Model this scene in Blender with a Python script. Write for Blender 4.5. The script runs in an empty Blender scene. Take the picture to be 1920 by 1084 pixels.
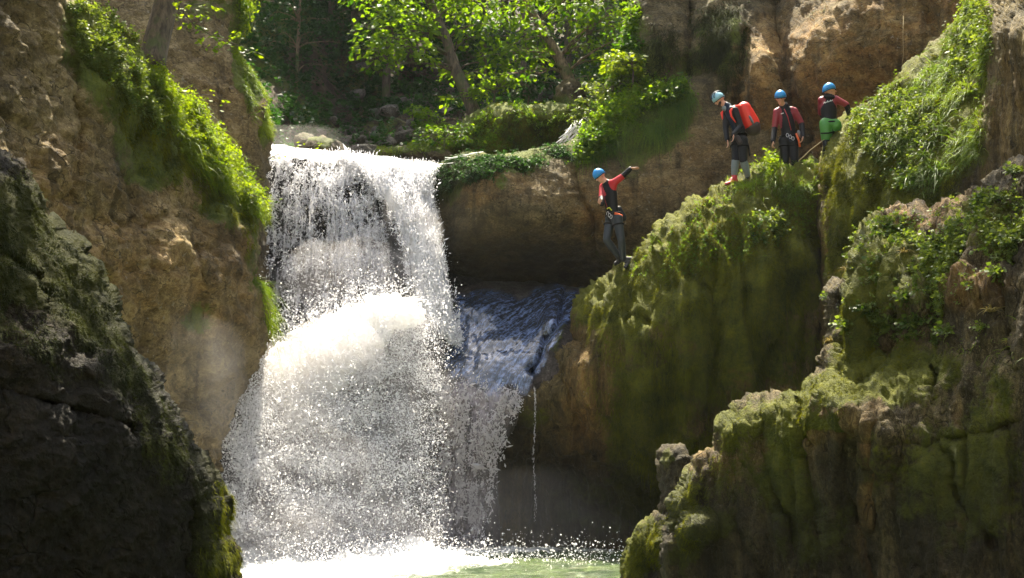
import bpy, bmesh, math, random
import numpy as np
from mathutils import Vector, Matrix, Euler
rng = np.random.default_rng(7); random.seed(7)
scene = bpy.context.scene
COL = scene.collection
QUICK = False

# ------------------------------------------------------------------ camera frame
F_PX = 2637.0; PITCH = math.radians(7.3); CAM = np.array([0.0, 0.0, 1.5])
cth, sth = math.cos(PITCH), math.sin(PITCH)
def P(px, py, Y):
    """photo pixel (1920x1084) and distance in metres down the gorge -> world point(s)"""
    px = np.asarray(px, float); py = np.asarray(py, float); Y = np.asarray(Y, float)
    x = (px-960)/F_PX; y = (542-py)/F_PX
    t = Y/(cth - y*sth)
    return np.stack([t*x, Y+0*t, CAM[2] + t*(sth + y*cth)], -1)
def PV(px, py, Y): return Vector(P(px, py, Y).tolist())

# ------------------------------------------------------------------ numpy noise
_perm = rng.permutation(256); _perm = np.concatenate([_perm, _perm, _perm])
_g = rng.normal(size=(256, 3)); _g /= np.linalg.norm(_g, axis=1)[:, None]
def perlin(p):
    i = np.floor(p).astype(np.int64); f = p - i; i &= 255
    u = f*f*f*(f*(f*6-15)+10)
    out = 0
    for dx in (0, 1):
        wx = u[:, 0] if dx else 1-u[:, 0]
        for dy in (0, 1):
            wy = u[:, 1] if dy else 1-u[:, 1]
            for dz in (0, 1):
                wz = u[:, 2] if dz else 1-u[:, 2]
                h = _perm[_perm[_perm[(i[:, 0]+dx) & 255] + ((i[:, 1]+dy) & 255)] + ((i[:, 2]+dz) & 255)]
                g = _g[h]
                out = out + wx*wy*wz*((f[:, 0]-dx)*g[:, 0] + (f[:, 1]-dy)*g[:, 1] + (f[:, 2]-dz)*g[:, 2])
    return out*1.6
def fbm(p, octv=5, gain=0.5, ridged=False):
    s = 0; a = 1.0; q = p.copy(); tot = 0
    for k in range(octv):
        n = perlin(q)
        if ridged: n = 1-2*np.abs(n)
        s = s + a*n; tot += a; a *= gain; q = q*2.03 + 17.7
    return s/tot

def worley(p, seed=0):
    """distance to nearest and second nearest cell point"""
    i = np.floor(p).astype(np.int64); f1 = np.full(len(p), 9.); f2 = f1.copy(); idv = np.zeros(len(p))
    for dx in (-1, 0, 1):
        for dy in (-1, 0, 1):
            for dz in (-1, 0, 1):
                c = i + (dx, dy, dz)
                h = _perm[_perm[_perm[(c[:, 0]+seed) & 255] + (c[:, 1] & 255)] + (c[:, 2] & 255)]
                q = c + 0.5 + 0.42*_g[h]
                d = np.linalg.norm(p-q, axis=1)
                m = d < f1
                f2 = np.where(m, f1, np.minimum(f2, d)); idv = np.where(m, h/255., idv); f1 = np.where(m, d, f1)
    return f1, f2, idv

class TPS:
    def __init__(s, pts):
        a = np.array(pts, float); s.x = a[:, :2]/500.; y = a[:, 2]; n = len(a)
        K = s.k(s.x, s.x) + 1e-4*np.eye(n)
        A = np.zeros((n+3, n+3)); A[:n, :n] = K; A[:n, n] = 1; A[:n, n+1:] = s.x; A[n, :n] = 1; A[n+1:, :n] = s.x.T
        s.w = np.linalg.solve(A, np.concatenate([y, [0, 0, 0]])); s.n = n; s.lo = y.min()-.6; s.hi = y.max()+.8
    def k(s, a, b):
        r = np.linalg.norm(a[:, None]-b[None], axis=2)
        return r*r*np.log(r+1e-9)
    def __call__(s, px, py):
        q = np.stack([px, py], -1)/500.
        out = np.empty(len(q))
        for c in range(0, len(q), 40000):
            z = q[c:c+40000]
            out[c:c+40000] = s.k(z, s.x)@s.w[:s.n] + s.w[s.n] + z@s.w[s.n+1:]
        return np.clip(out, s.lo, s.hi)

def inside(px, py, poly):
    r = np.zeros(len(px), bool); n = len(poly)
    for i in range(n):
        x1, y1 = poly[i]; x2, y2 = poly[(i+1) % n]
        if y1 == y2: continue
        c = ((y1 > py) != (y2 > py)) & (px < (x2-x1)*(py-y1)/(y2-y1)+x1)
        r ^= c
    return r
def polydist(px, py, pts, closed=True):
    best = np.full(len(px), 1e9); bx = np.zeros(len(px)); by = np.zeros(len(px)); n = len(pts)
    for i in range(n if closed else n-1):
        x1, y1 = pts[i]; x2, y2 = pts[(i+1) % n]
        dx, dy = x2-x1, y2-y1; L = dx*dx+dy*dy+1e-9
        t = np.clip(((px-x1)*dx+(py-y1)*dy)/L, 0, 1)
        qx = x1+t*dx; qy = y1+t*dy; d = np.hypot(px-qx, py-qy)
        m = d < best; best[m] = d[m]; bx[m] = qx[m]; by[m] = qy[m]
    return best, bx, by
def roughen(poly, amp, levels=3, seed=1):
    r = random.Random(seed); pts = [tuple(map(float, p)) for p in poly]
    for l in range(levels):
        new = []
        for i in range(len(pts)):
            a, b = pts[i], pts[(i+1) % len(pts)]
            new.append(a); L = math.hypot(b[0]-a[0], b[1]-a[1])
            if L > 9:
                k = amp*min(L, 120)*r.gauss(0, 1)/max(L, 1)
                new.append(((a[0]+b[0])/2 - (b[1]-a[1])*k, (a[1]+b[1])/2 + (b[0]-a[0])*k))
        pts = new
    return pts

# ------------------------------------------------------------------ objects
def tag(o, label=None, cat=None, group=None, kind=None):
    if label: o['label'] = label
    if cat: o['category'] = cat
    if group: o['group'] = group
    if kind: o['kind'] = kind
    return o
def np_mesh(name, V, Fs, mat=None, smooth=True, attrs=None, parent=None, origin=None):
    """V Nx3, Fs list of (k x n) int arrays (all quads or all tris each)"""
    V = np.asarray(V, np.float32)
    if origin is not None: V = V - np.asarray(origin, np.float32)
    me = bpy.data.meshes.new(name)
    Fs = [f for f in Fs if len(f)]
    me.vertices.add(len(V)); me.vertices.foreach_set('co', V.ravel())
    li = np.concatenate([f.ravel() for f in Fs]).astype(np.int32)
    cnt = np.concatenate([np.full(len(f), f.shape[1], np.int32) for f in Fs])
    st = np.concatenate([[0], np.cumsum(cnt)[:-1]]).astype(np.int32)
    me.loops.add(len(li)); me.loops.foreach_set('vertex_index', li)
    me.polygons.add(len(cnt)); me.polygons.foreach_set('loop_start', st)
    me.polygons.foreach_set('use_smooth', np.full(len(cnt), smooth))
    me.update(calc_edges=True)
    if attrs:
        for k, a in attrs.items():
            at = me.attributes.new(k, 'FLOAT', 'POINT'); at.data.foreach_set('value', np.asarray(a, np.float32))
    if mat: me.materials.append(mat)
    o = bpy.data.objects.new(name, me); COL.objects.link(o)
    if origin is not None: o.location = tuple(float(v) for v in origin)
    if parent is not None: o.parent = parent
    return o
def base_of(V):
    V = np.asarray(V); return np.array([V[:, 0].mean(), V[:, 1].mean(), V[:, 2].min()])
def empty(name, loc):
    o = bpy.data.objects.new(name, None); COL.objects.link(o); o.location = tuple(loc); o.empty_display_size = .2
    return o

def vnormals(V, quads):
    a, b, c, d = (V[quads[:, k]] for k in range(4))
    n = np.cross(c-a, d-b); N = np.zeros_like(V)
    for k in range(4): np.add.at(N, quads[:, k], n)
    return N/(np.linalg.norm(N, axis=1)[:, None]+1e-12)

SURF = {}
def rock(name, poly, ctrl, mat, rpx=60, rm=.8, thick=2.5, step=4, amp=.25, scale=.8, aniso=(1, 1, 1), ridged=.5,
         fine=.05, feats=(), creases=(), moss=(), wet=(), och_lit=(), rough=.05, seed=1, cells=0., cellscale=1.2, upmoss=.0, flute=0., key=None):
    poly = roughen(poly, rough, 3, seed)
    pa = np.array(poly); x0, y0 = pa.min(0)-step; x1, y1 = pa.max(0)+step
    nx = int((x1-x0)/step)+2; ny = int((y1-y0)/step)+2
    gx, gy = np.meshgrid(x0+np.arange(nx)*step, y0+np.arange(ny)*step); gx = gx.ravel(); gy = gy.ravel()
    ins = inside(gx, gy, poly)
    d, bx, by = polydist(gx, gy, poly)
    I = ins.reshape(ny, nx)
    cell = I[:-1, :-1] | I[1:, :-1] | I[:-1, 1:] | I[1:, 1:]
    idx = np.arange(nx*ny).reshape(ny, nx)
    q = np.stack([idx[:-1, :-1][cell], idx[1:, :-1][cell], idx[1:, 1:][cell], idx[:-1, 1:][cell]], 1)
    used = np.zeros(nx*ny, bool); used[q.ravel()] = True
    snap = used & ~ins
    gx = np.where(snap, bx, gx); gy = np.where(snap, by, gy); d = np.where(snap, 0, d)
    remap = -np.ones(nx*ny, int); remap[used] = np.arange(used.sum())
    gx = gx[used]; gy = gy[used]; d = d[used]; edge = snap[used]; q = remap[q]
    D = TPS(ctrl)(gx, gy)
    for (fx, fy, rx, ry, a) in feats:
        D = D - a*np.exp(-((gx-fx)/rx)**2-((gy-fy)/ry)**2)
    for (pts, w, a) in creases:
        wob = 6*perlin(np.stack([gx/40, gy/40, 0*gx+seed], -1)) + 3*perlin(np.stack([gx/14, gy/14, 0*gx], -1))
        dd, _, _ = polydist(gx+wob, gy+wob*.5, pts, False)
        D = D + a*np.exp(-(dd/w)**2)
    k = np.clip(d/rpx, 0, 1); prof = 1-np.sqrt(np.clip(1-(1-k)**2, 0, 1))
    Yf = D + rm*prof
    Yb = D + rm + thick*(1-prof)
    V = P(gx, gy, Yf)
    N = vnormals(V, q)
    # make the normals face the camera
    s = np.sign((N*(CAM-V)).sum(1).mean()); N *= s
    q1 = q if s > 0 else q[:, ::-1]
    S = np.array(aniso)
    n1 = fbm(V*S*scale+seed*3.1, 4)
    n2 = fbm(V*S*scale*1.7+seed*7.3, 5, .55, True)
    disp = amp*((1-ridged)*n1*1.4 + ridged*(n2-.3))
    if cells:
        f1, f2, idv = worley(V*S*cellscale + .25*fbm(V*2., 3)[:, None], seed)
        disp += cells*((idv-.5)*.9 + np.clip((f2-f1)*1.5, 0, .5)-.25)
    if flute:
        Vf = V*np.array([2.2, 1.2, .22]); disp += flute*(1-2*np.abs(fbm(Vf+seed, 3)) - .5)
        Vf = V*np.array([6., 3., .55]); disp += .35*flute*(1-2*np.abs(fbm(Vf+seed, 3)) - .5)
    disp += fine*(fbm(V*S*5+seed, 4, .6, True)-.3)
    disp += fine*.5*fbm(V*14.+seed, 3, .6)
    V2 = V + N*disp[:, None]
    nf = len(V)
    Vb = P(gx, gy, Yb); Vb += np.array([0, 1, 0])*(fbm(Vb*.8, 3)*.3*thick*(1-prof))[:, None]
    # back sheet shares the edge vertices
    bmap = np.where(edge, np.arange(nf), -1); nb = (~edge).sum(); bmap[~edge] = nf+np.arange(nb)
    # coarse back sheet would leave gaps, so it keeps the grid
    qb = bmap[q1][:, ::-1]
    Va = np.concatenate([V2, Vb[~edge]])
    def paint(lst, base=0.):
        v = np.full(nf, float(base))
        wx = 22*perlin(np.stack([gx/70, gy/70, 0*gx+3.3], -1)) + 12*perlin(np.stack([gx/25, gy/25, 0*gx+5], -1))
        wy = 22*perlin(np.stack([gx/70, gy/70, 0*gx+8.3], -1)) + 12*perlin(np.stack([gx/25, gy/25, 0*gx+9], -1))
        for (mx, my, rx, ry, a) in lst:
            e = np.clip(1.5-1.1*np.sqrt(((gx+wx-mx)/rx)**2+((gy+wy-my)/ry)**2), 0, 1)
            v = v*(1-e*abs(a)) + (a > 0)*e*abs(a)
        return v
    N2 = vnormals(V2, q1)
    A = {}
    m_ = paint(moss); m_ = np.clip(m_ + upmoss*np.clip(N2[:, 2]-.15, 0, 1), 0, 1)
    A['moss'] = m_; A['wet'] = paint(wet); A['och_lit'] = paint(och_lit)
    A = {k: np.concatenate([a, np.full(nb, a.mean())]) for k, a in A.items()}
    o = np_mesh(name, Va, [q1, qb], mat, True, A, origin=base_of(Va))
    SURF[key or name] = dict(V=V2, N=N2, px=gx, py=gy, moss=m_, step=step)
    return o
# ------------------------------------------------------------------ materials
def newmat(name):
    m = bpy.data.materials.new(name); m.use_nodes = True
    nt = m.node_tree; b = nt.nodes['Principled BSDF']
    return m, nt, b
class NB:
    def __init__(s, nt): s.nt = nt
    def n(s, t, **kw):
        x = s.nt.nodes.new(t)
        for k, v in kw.items():
            if k[0] == '_': setattr(x, k[1:], v)
            else:
                i = x.inputs[int(k[1:])] if (k[0] == 'i' and k[1:].isdigit()) else x.inputs[k.replace('__', ' ')]
                if isinstance(v, bpy.types.NodeSocket): s.nt.links.new(v, i)
                else: i.default_value = v
        return x
    def math(s, op, a, b=0., clamp=False):
        x = s.n('ShaderNodeMath', _operation=op, i0=a, i1=b); x.use_clamp = clamp; return x.outputs[0]
    def noise(s, vec, scale, detail=5, rough=.55, typ='FBM', dist=0.):
        x = s.n('ShaderNodeTexNoise'); x.noise_type = typ
        if vec is not None: s.nt.links.new(vec, x.inputs['Vector'])
        x.inputs['Scale'].default_value = scale; x.inputs['Detail'].default_value = detail
        x.inputs['Roughness'].default_value = rough; x.inputs['Distortion'].default_value = dist
        return x.outputs['Fac']
    def ramp(s, fac, stops):
        x = s.n('ShaderNodeValToRGB', Fac=fac); e = x.color_ramp.elements
        while len(e) < len(stops): e.new(.5)
        for el, (p, c) in zip(e, stops):
            el.position = p; el.color = (c, c, c, 1) if isinstance(c, (int, float)) else (*c, 1)
        return x.outputs['Color']
    def mix(s, f, a, b, mode='MIX'):
        x = s.n('ShaderNodeMix', _data_type='RGBA', _blend_type=mode)
        for k, v in ((0, f), (6, a), (7, b)):
            if isinstance(v, bpy.types.NodeSocket): s.nt.links.new(v, x.inputs[k])
            else: x.inputs[k].default_value = v if k == 0 else ((*v, 1) if len(v) == 3 else v)
        return x.outputs[2]
    def mapped(s, vec, sc):
        return s.n('ShaderNodeMapping', Vector=vec, Scale=sc).outputs[0]
    def link(s, a, b): s.nt.links.new(a, b)

def rock_material(name, dark=(.05, .042, .032), mid=(.17, .135, .09), light=(.36, .30, .21), moss_d=(.03, .045, .008), moss_l=(.12, .14, .02),
                  bump=.5, strata=(1, 1, 1), sc=1.0, rough=.85, mossgain=1.0, lichen=.6, k=.62, spec=.2):
    dark, mid, light = (tuple(x*k for x in c) for c in (dark, mid, light))
    m, nt, b = newmat(name); g = NB(nt)
    pos = g.n('ShaderNodeNewGeometry').outputs['Position']
    sv = g.mapped(pos, strata)
    at = lambda k: g.n('ShaderNodeAttribute', _attribute_name=k).outputs['Fac']
    n1 = g.noise(sv, .9*sc, 8, .62)
    n2 = g.noise(sv, 5*sc, 8, .68)
    n3 = g.noise(sv, 22*sc, 5, .65)
    n4 = g.noise(pos, 75*sc, 3, .7)
    f = g.math('ADD', g.math('MULTIPLY', n1, .30), g.math('ADD', g.math('MULTIPLY', n2, .30), g.math('ADD', g.math('MULTIPLY', n3, .25), g.math('MULTIPLY', n4, .15))))
    base = g.ramp(f, [(.40, dark), (.5, mid), (.60, light)])
    # ochre staining, and warm light painted onto the golden faces
    o1 = g.math('MULTIPLY', at('och_lit'), g.ramp(g.noise(sv, 2.2*sc, 6, .6), [(.38, .25), (.6, 1)]))
    base = g.mix(o1, base, g.ramp(f, [(.40, (.13*k, .065*k, .02*k)), (.5, (.36*k, .20*k, .06*k)), (.60, (.62*k, .41*k, .16*k))]))
    # lichen speckles
    lich = g.ramp(g.noise(pos, 11*sc, 4, .7), [(.62, 0), (.68, lichen)])
    base = g.mix(lich, base, (.36*k, .33*k, .26*k))
    # dark seep streaks down the face
    stv = g.mapped(pos, (3.2, 3.2, .25))
    stk = g.ramp(g.noise(stv, 1.1, 5, .6), [(.52, 0), (.66, .65)])
    base = g.mix(stk, base, tuple(c*.75 for c in dark))
    # hairline cracks and small pale chips
    wv = g.n('ShaderNodeVectorMath', _operation='ADD', i0=sv, i1=g.n('ShaderNodeTexNoise', Vector=sv, Scale=3.).outputs['Color'])
    vor = g.n('ShaderNodeTexVoronoi', Vector=wv.outputs[0], Scale=1.7*sc); vor.feature = 'DISTANCE_TO_EDGE'
    crk = g.math('MULTIPLY', g.ramp(vor.outputs['Distance'], [(.0, 1), (.035, 0)]), g.ramp(n2, [(.45, 0), (.55, .8)]))
    base = g.mix(crk, base, tuple(c*.4 for c in dark))
    chips = g.ramp(g.noise(pos, 46*sc, 3, .75), [(.60, 0), (.64, .55)])
    base = g.mix(g.math('MULTIPLY', chips, g.ramp(n1, [(.42, .1), (.58, 1)])), base, tuple(min(.6, c*1.45) for c in light))
    pit = g.n('ShaderNodeTexVoronoi', Vector=g.mapped(pos, (1, 1, .8)), Scale=7*sc); pit.feature = 'F1'
    # moss
    mo = at('moss')
    mn = g.math('ADD', g.math('MULTIPLY', g.noise(pos, 2.1, 7, .65), .6), g.math('MULTIPLY', g.noise(pos, 13, 5, .7), .4))
    mf = g.math('MULTIPLY', g.math('SUBTRACT', g.math('ADD', g.math('MULTIPLY', mo, .62*mossgain), mn), .74), 9., True)
    mcol = g.ramp(g.math('ADD', g.math('MULTIPLY', g.noise(pos, 3.1, 6, .7), .6), g.math('MULTIPLY', g.noise(pos, 26, 4, .7), .4)),
                  [(.36, moss_d), (.5, tuple((a+c)/2 for a, c in zip(moss_d, moss_l))), (.64, moss_l)])
    base = g.mix(mf, base, mcol)
    wet = at('wet')
    base = g.mix(g.math('MULTIPLY', wet, .72), base, (.012, .012, .011))
    g.link(base, b.inputs['Base Color'])
    wr = g.math('MULTIPLY', wet, g.ramp(g.noise(pos, 4, 4, .6), [(.42, .2), (.6, 1)]))
    r = g.math('SUBTRACT', rough, g.math('MULTIPLY', wr, rough-.5))
    g.link(r, b.inputs['Roughness'])
    b.inputs['Specular IOR Level'].default_value = spec
    h = g.math('ADD', g.math('MULTIPLY', g.noise(sv, 4*sc, 9, .68, 'RIDGED_MULTIFRACTAL'), .22), g.math('MULTIPLY', n3, .5))
    h = g.math('ADD', h, g.math('MULTIPLY', g.noise(pos, 60, 4, .7), .3))
    h = g.math('SUBTRACT', h, g.math('MULTIPLY', crk, .5))
    h = g.math('ADD', h, g.math('MULTIPLY', pit.outputs['Distance'], .35))
    h = g.math('ADD', h, g.math('MULTIPLY', g.math('MULTIPLY', mf, g.noise(pos, 34, 4, .8)), .6))
    bp = g.n('ShaderNodeBump', Strength=bump, Distance=.11, Height=h)
    g.link(bp.outputs[0], b.inputs['Normal'])
    return m

def leaf_material(name, c1, c2, trans=.5, tint=(1.5, 1.35, .35), rough=.45, scale=.8):
    """diffuse + translucent leaf: glows when the sun stands behind it"""
    m, nt, b = newmat(name); g = NB(nt)
    geo = g.n('ShaderNodeNewGeometry')
    rnd = geo.outputs['Random Per Island']; pos = geo.outputs['Position']
    f = g.math('ADD', g.math('MULTIPLY', rnd, .45), g.math('MULTIPLY', g.ramp(g.noise(pos, scale, 6, .7), [(.38, 0), (.62, 1)]), .55))
    col = g.ramp(f, [(.12, c1), (.88, c2)])
    g.link(col, b.inputs['Base Color']); b.inputs['Roughness'].default_value = max(rough, .5)
    b.inputs['Specular IOR Level'].default_value = .25
    tr = g.n('ShaderNodeBsdfTranslucent', Color=g.mix(1., col, (*tint, 1), 'MULTIPLY'))
    mx = g.n('ShaderNodeMixShader', Fac=trans, i1=b.outputs[0], i2=tr.outputs[0])
    out = nt.nodes['Material Output']; g.link(mx.outputs[0], out.inputs['Surface'])
    return m

def plain(name, col, rough=.6, noise=.15, scale=20, metal=0., bump=0., spec=.5):
    m, nt, b = newmat(name); g = NB(nt)
    tc = g.n('ShaderNodeTexCoord').outputs['Object']
    n = g.noise(tc, scale, 4, .6)
    c = g.mix(n, tuple(x*(1-noise) for x in col), tuple(min(1, x*(1+noise)) for x in col))
    g.link(c, b.inputs['Base Color']); b.inputs['Roughness'].default_value = rough; b.inputs['Metallic'].default_value = metal
    b.inputs['Specular IOR Level'].default_value = spec
    if bump:
        bp = g.n('ShaderNodeBump', Strength=bump, Distance=.01, Height=n); g.link(bp.outputs[0], b.inputs['Normal'])
    return m

def bark_material(name, a=(.03, .022, .015), c=(.12, .09, .06)):
    m, nt, b = newmat(name); g = NB(nt)
    pos = g.n('ShaderNodeNewGeometry').outputs['Position']
    n = g.noise(g.mapped(pos, (6, 6, 1.2)), 3, 7, .65)
    col = g.ramp(n, [(.35, a), (.65, c)])
    mo = g.ramp(g.noise(pos, 2.5, 5, .6), [(.5, 0), (.62, .8)])
    g.link(g.mix(mo, col, (.05, .07, .015)), b.inputs['Base Color']); b.inputs['Roughness'].default_value = .9
    bp = g.n('ShaderNodeBump', Strength=.7, Distance=.04, Height=n); g.link(bp.outputs[0], b.inputs['Normal'])
    return m

def white_water(name, trans=.5, col=(.86, .87, .88), alpha=None, rough=.4):
    m, nt, b = newmat(name); g = NB(nt)
    b.inputs['Base Color'].default_value = (*col, 1); b.inputs['Roughness'].default_value = rough
    tr = g.n('ShaderNodeBsdfTranslucent', Color=(*col, 1))
    mx = g.n('ShaderNodeMixShader', Fac=trans, i1=b.outputs[0], i2=tr.outputs[0])
    out = nt.nodes['Material Output']
    pos = g.n('ShaderNodeNewGeometry').outputs['Position']
    if alpha:
        a = alpha(g, pos)
        tp = g.n('ShaderNodeBsdfTransparent')
        m2 = g.n('ShaderNodeMixShader', Fac=a, i1=tp.outputs[0], i2=mx.outputs[0])
        g.link(m2.outputs[0], out.inputs['Surface'])
    else: g.link(mx.outputs[0], out.inputs['Surface'])
    return m
# ------------------------------------------------------------------ rock masses
M_cliffL = rock_material('limestone_brown', (.050, .038, .018), (.20, .148, .068), (.44, .34, .17), bump=.75, strata=(1, 1, 1.6), sc=.8)
M_back = rock_material('limestone_wet_brown', (.030, .025, .012), (.13, .102, .046), (.32, .25, .125), bump=.7, strata=(1, 1, 1.5))
M_butt = rock_material('tufa_mossy', (.028, .023, .008), (.13, .098, .036), (.32, .24, .09), (.03, .038, .004), (.14, .145, .008), bump=.8, strata=(1.3, 1.3, .4))
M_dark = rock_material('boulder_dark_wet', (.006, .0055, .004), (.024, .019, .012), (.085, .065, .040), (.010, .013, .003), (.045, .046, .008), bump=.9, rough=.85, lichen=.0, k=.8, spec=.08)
M_front = rock_material('tufa_foreground', (.016, .013, .006), (.070, .055, .024), (.26, .205, .10), (.028, .038, .005), (.13, .135, .010), bump=.85, lichen=.3, k=.7, strata=(1.5, 1.5, .6), sc=1.2)
M_apron = rock_material('rock_wet_apron', (.03, .025, .022), (.12, .10, .088), (.30, .26, .24), bump=.8, rough=.4, strata=(1.6, 1.6, .4))
M_fallrock = rock_material('rock_under_water', (.015, .014, .014), (.05, .045, .045), (.11, .10, .10), bump=.8, rough=.4)

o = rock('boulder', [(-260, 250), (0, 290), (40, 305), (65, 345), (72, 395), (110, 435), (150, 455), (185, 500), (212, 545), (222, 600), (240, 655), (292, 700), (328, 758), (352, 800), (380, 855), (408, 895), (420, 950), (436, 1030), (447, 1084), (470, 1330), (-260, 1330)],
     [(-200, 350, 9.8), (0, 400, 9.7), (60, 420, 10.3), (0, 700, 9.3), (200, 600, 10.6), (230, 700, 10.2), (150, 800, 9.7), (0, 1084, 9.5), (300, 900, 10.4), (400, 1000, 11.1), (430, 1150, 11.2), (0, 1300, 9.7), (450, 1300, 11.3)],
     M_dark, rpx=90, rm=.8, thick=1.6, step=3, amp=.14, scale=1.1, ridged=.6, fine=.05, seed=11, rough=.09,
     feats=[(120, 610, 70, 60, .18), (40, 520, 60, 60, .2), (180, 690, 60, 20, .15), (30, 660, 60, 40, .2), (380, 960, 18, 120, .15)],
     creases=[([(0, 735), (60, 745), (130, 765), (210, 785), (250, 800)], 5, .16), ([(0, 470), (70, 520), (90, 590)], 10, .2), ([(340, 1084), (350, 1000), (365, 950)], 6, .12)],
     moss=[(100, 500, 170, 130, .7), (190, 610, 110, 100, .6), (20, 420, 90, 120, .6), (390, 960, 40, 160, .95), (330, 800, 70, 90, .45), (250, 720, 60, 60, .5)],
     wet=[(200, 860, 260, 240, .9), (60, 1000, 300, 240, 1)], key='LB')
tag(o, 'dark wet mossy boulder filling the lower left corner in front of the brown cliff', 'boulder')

o = rock('left_cliff', [(-400, -300), (60, -300), (118, -10), (185, 35), (215, 75), (262, 105), (290, 140), (330, 185), (372, 235), (420, 280), (448, 318), (470, 352), (488, 392), (490, 415), (480, 470), (478, 520), (492, 570), (504, 605), (500, 640), (470, 700), (440, 760), (410, 830), (405, 900), (425, 1000), (460, 1330), (-400, 1330)],
     [(-300, 300, 12.5), (-100, -100, 15), (0, 300, 15.3), (0, 700, 15.8), (200, 0, 18), (110, 100, 17), (300, 200, 19.6), (250, 400, 18.6), (250, 650, 18.9), (400, 300, 21.6), (390, 520, 20.6), (480, 450, 22.6), (490, 620, 23), (350, 750, 20.8), (400, 900, 21.2), (420, 1084, 20.7), (0, 1200, 16)],
     M_cliffL, rpx=60, rm=.7, thick=3, step=4, amp=.24, scale=.75, ridged=.45, aniso=(1, 1, 1.5), fine=.06, seed=3, rough=.045, cells=.12, cellscale=1.1,
     feats=[(330, 520, 60, 50, .35), (180, 330, 90, 40, .2), (430, 620, 40, 60, .25), (210, 160, 50, 60, .35)],
     creases=[([(120, 20), (130, 120), (145, 260), (130, 380)], 14, .2), ([(360, 470), (375, 560), (370, 660)], 16, .3)],
     moss=[(230, 120, 100, 110, .95), (330, 250, 90, 95, .9), (440, 370, 70, 75, .85), (265, 270, 70, 80, .5), (370, 590, 50, 40, .5), (475, 500, 25, 90, .5), (140, 50, 60, 70, .6)],
     och_lit=[(280, 490, 170, 130, .5), (430, 520, 60, 120, .35), (100, 380, 110, 120, .45)],  # golden patches paint the warm bounced light on this wall
     wet=[(200, 330, 60, 60, .25), (430, 800, 80, 160, .5), (430, 470, 60, 60, .35)], key='LC')
tag(o, kind='structure')

o = rock('left_column', [(150, -300), (452, -300), (450, 0), (447, 60), (441, 98), (462, 128), (478, 160), (497, 188), (505, 215), (514, 258), (508, 285), (500, 330), (497, 420), (508, 520), (530, 600), (540, 760), (150, 760)],
     [(200, 0, 24.4), (350, 100, 24.6), (440, 60, 25.6), (480, 220, 25.4), (400, 300, 24.6), (490, 400, 25.8), (500, 600, 26), (300, 500, 24.8)],
     M_cliffL, rpx=40, rm=.6, thick=1.6, step=4, amp=.2, scale=.9, ridged=.5, fine=.06, seed=5, rough=.04,
     moss=[(460, 130, 24, 75, 1), (500, 230, 14, 70, .8), (390, 20, 70, 50, .5), (445, 40, 16, 70, .6)],
     wet=[(500, 420, 40, 130, .7)], och_lit=[(400, 200, 80, 100, .25)], key='LK')
tag(o, kind='structure')

o = rock('waterfall_rock', [(430, 262), (520, 276), (560, 282), (610, 284), (655, 292), (700, 298), (760, 302), (835, 306), (900, 330), (930, 700), (900, 1330), (360, 1330), (410, 600), (430, 400)],
     [(520, 285, 28), (600, 290, 28), (700, 300, 28), (830, 315, 28), (500, 400, 28), (600, 400, 27.8), (750, 400, 27.9), (840, 450, 28.4), (495, 490, 26.9), (600, 490, 27.0), (560, 560, 26.4), (520, 620, 26.2), (700, 550, 27.2),
      (600, 800, 27.), (450, 900, 26.6), (800, 800, 27.2), (850, 600, 27.9), (870, 1084, 27.2)],
     M_fallrock, rpx=40, rm=.7, thick=2, step=5, amp=.2, scale=.9, fine=.05, seed=8, rough=.03, wet=[(650, 600, 500, 700, .6)],
     moss=[(520, 560, 40, 50, .5)], key='FR')
tag(o, kind='structure')

o = rock('middle_cliff', [(800, 318), (822, 308), (842, 296), (880, 290), (920, 292), (980, 284), (1030, 276), (1062, 270), (1090, 250), (1120, 215), (1160, 190), (1260, 150), (1400, 100), (1500, 150), (1580, 300), (1500, 420), (1300, 640), (1150, 640), (1050, 562), (1000, 548), (900, 545), (850, 542), (825, 522), (808, 490), (800, 400)],
     [(820, 330, 28), (820, 450, 28), (900, 420, 26.9), (1000, 420, 26.6), (1100, 400, 26.7), (1000, 330, 26.9), (900, 330, 27.0), (900, 505, 28.1), (1000, 520, 28.6), (1100, 510, 28.3), (1150, 300, 27.3), (1250, 250, 27.3), (1250, 380, 26.9), (1350, 300, 27), (1400, 200, 27.3), (1300, 550, 27.5), (860, 470, 27.4)],
     M_back, rpx=36, rm=.6, thick=3, step=3.2, amp=.11, scale=.8, ridged=.5, fine=.04, aniso=(1, 1, 1.3), seed=13, rough=.03, cells=.03,
     moss=[(900, 305, 110, 24, 1), (1030, 292, 80, 20, .8), (840, 330, 34, 50, .8), (1160, 235, 130, 60, 1), (1085, 300, 24, 24, .8), (1180, 310, 40, 30, .45), (1240, 200, 60, 70, .8), (940, 350, 25, 20, .5), (1120, 470, 60, 60, .3)],
     och_lit=[(930, 345, 110, 30, .55), (1130, 380, 90, 60, .5), (1300, 300, 120, 80, .3), (1100, 400, 30, 60, .5)],
     wet=[(930, 490, 130, 70, .85), (1080, 500, 100, 40, .85), (840, 440, 40, 90, .6), (1130, 330, 50, 60, .2)],
     creases=[([(1082, 330), (1090, 380), (1110, 400), (1120, 470)], 7, .16), ([(1380, 150), (1370, 220), (1390, 300)], 10, .3)], key='EW')
tag(o, kind='structure')

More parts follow.
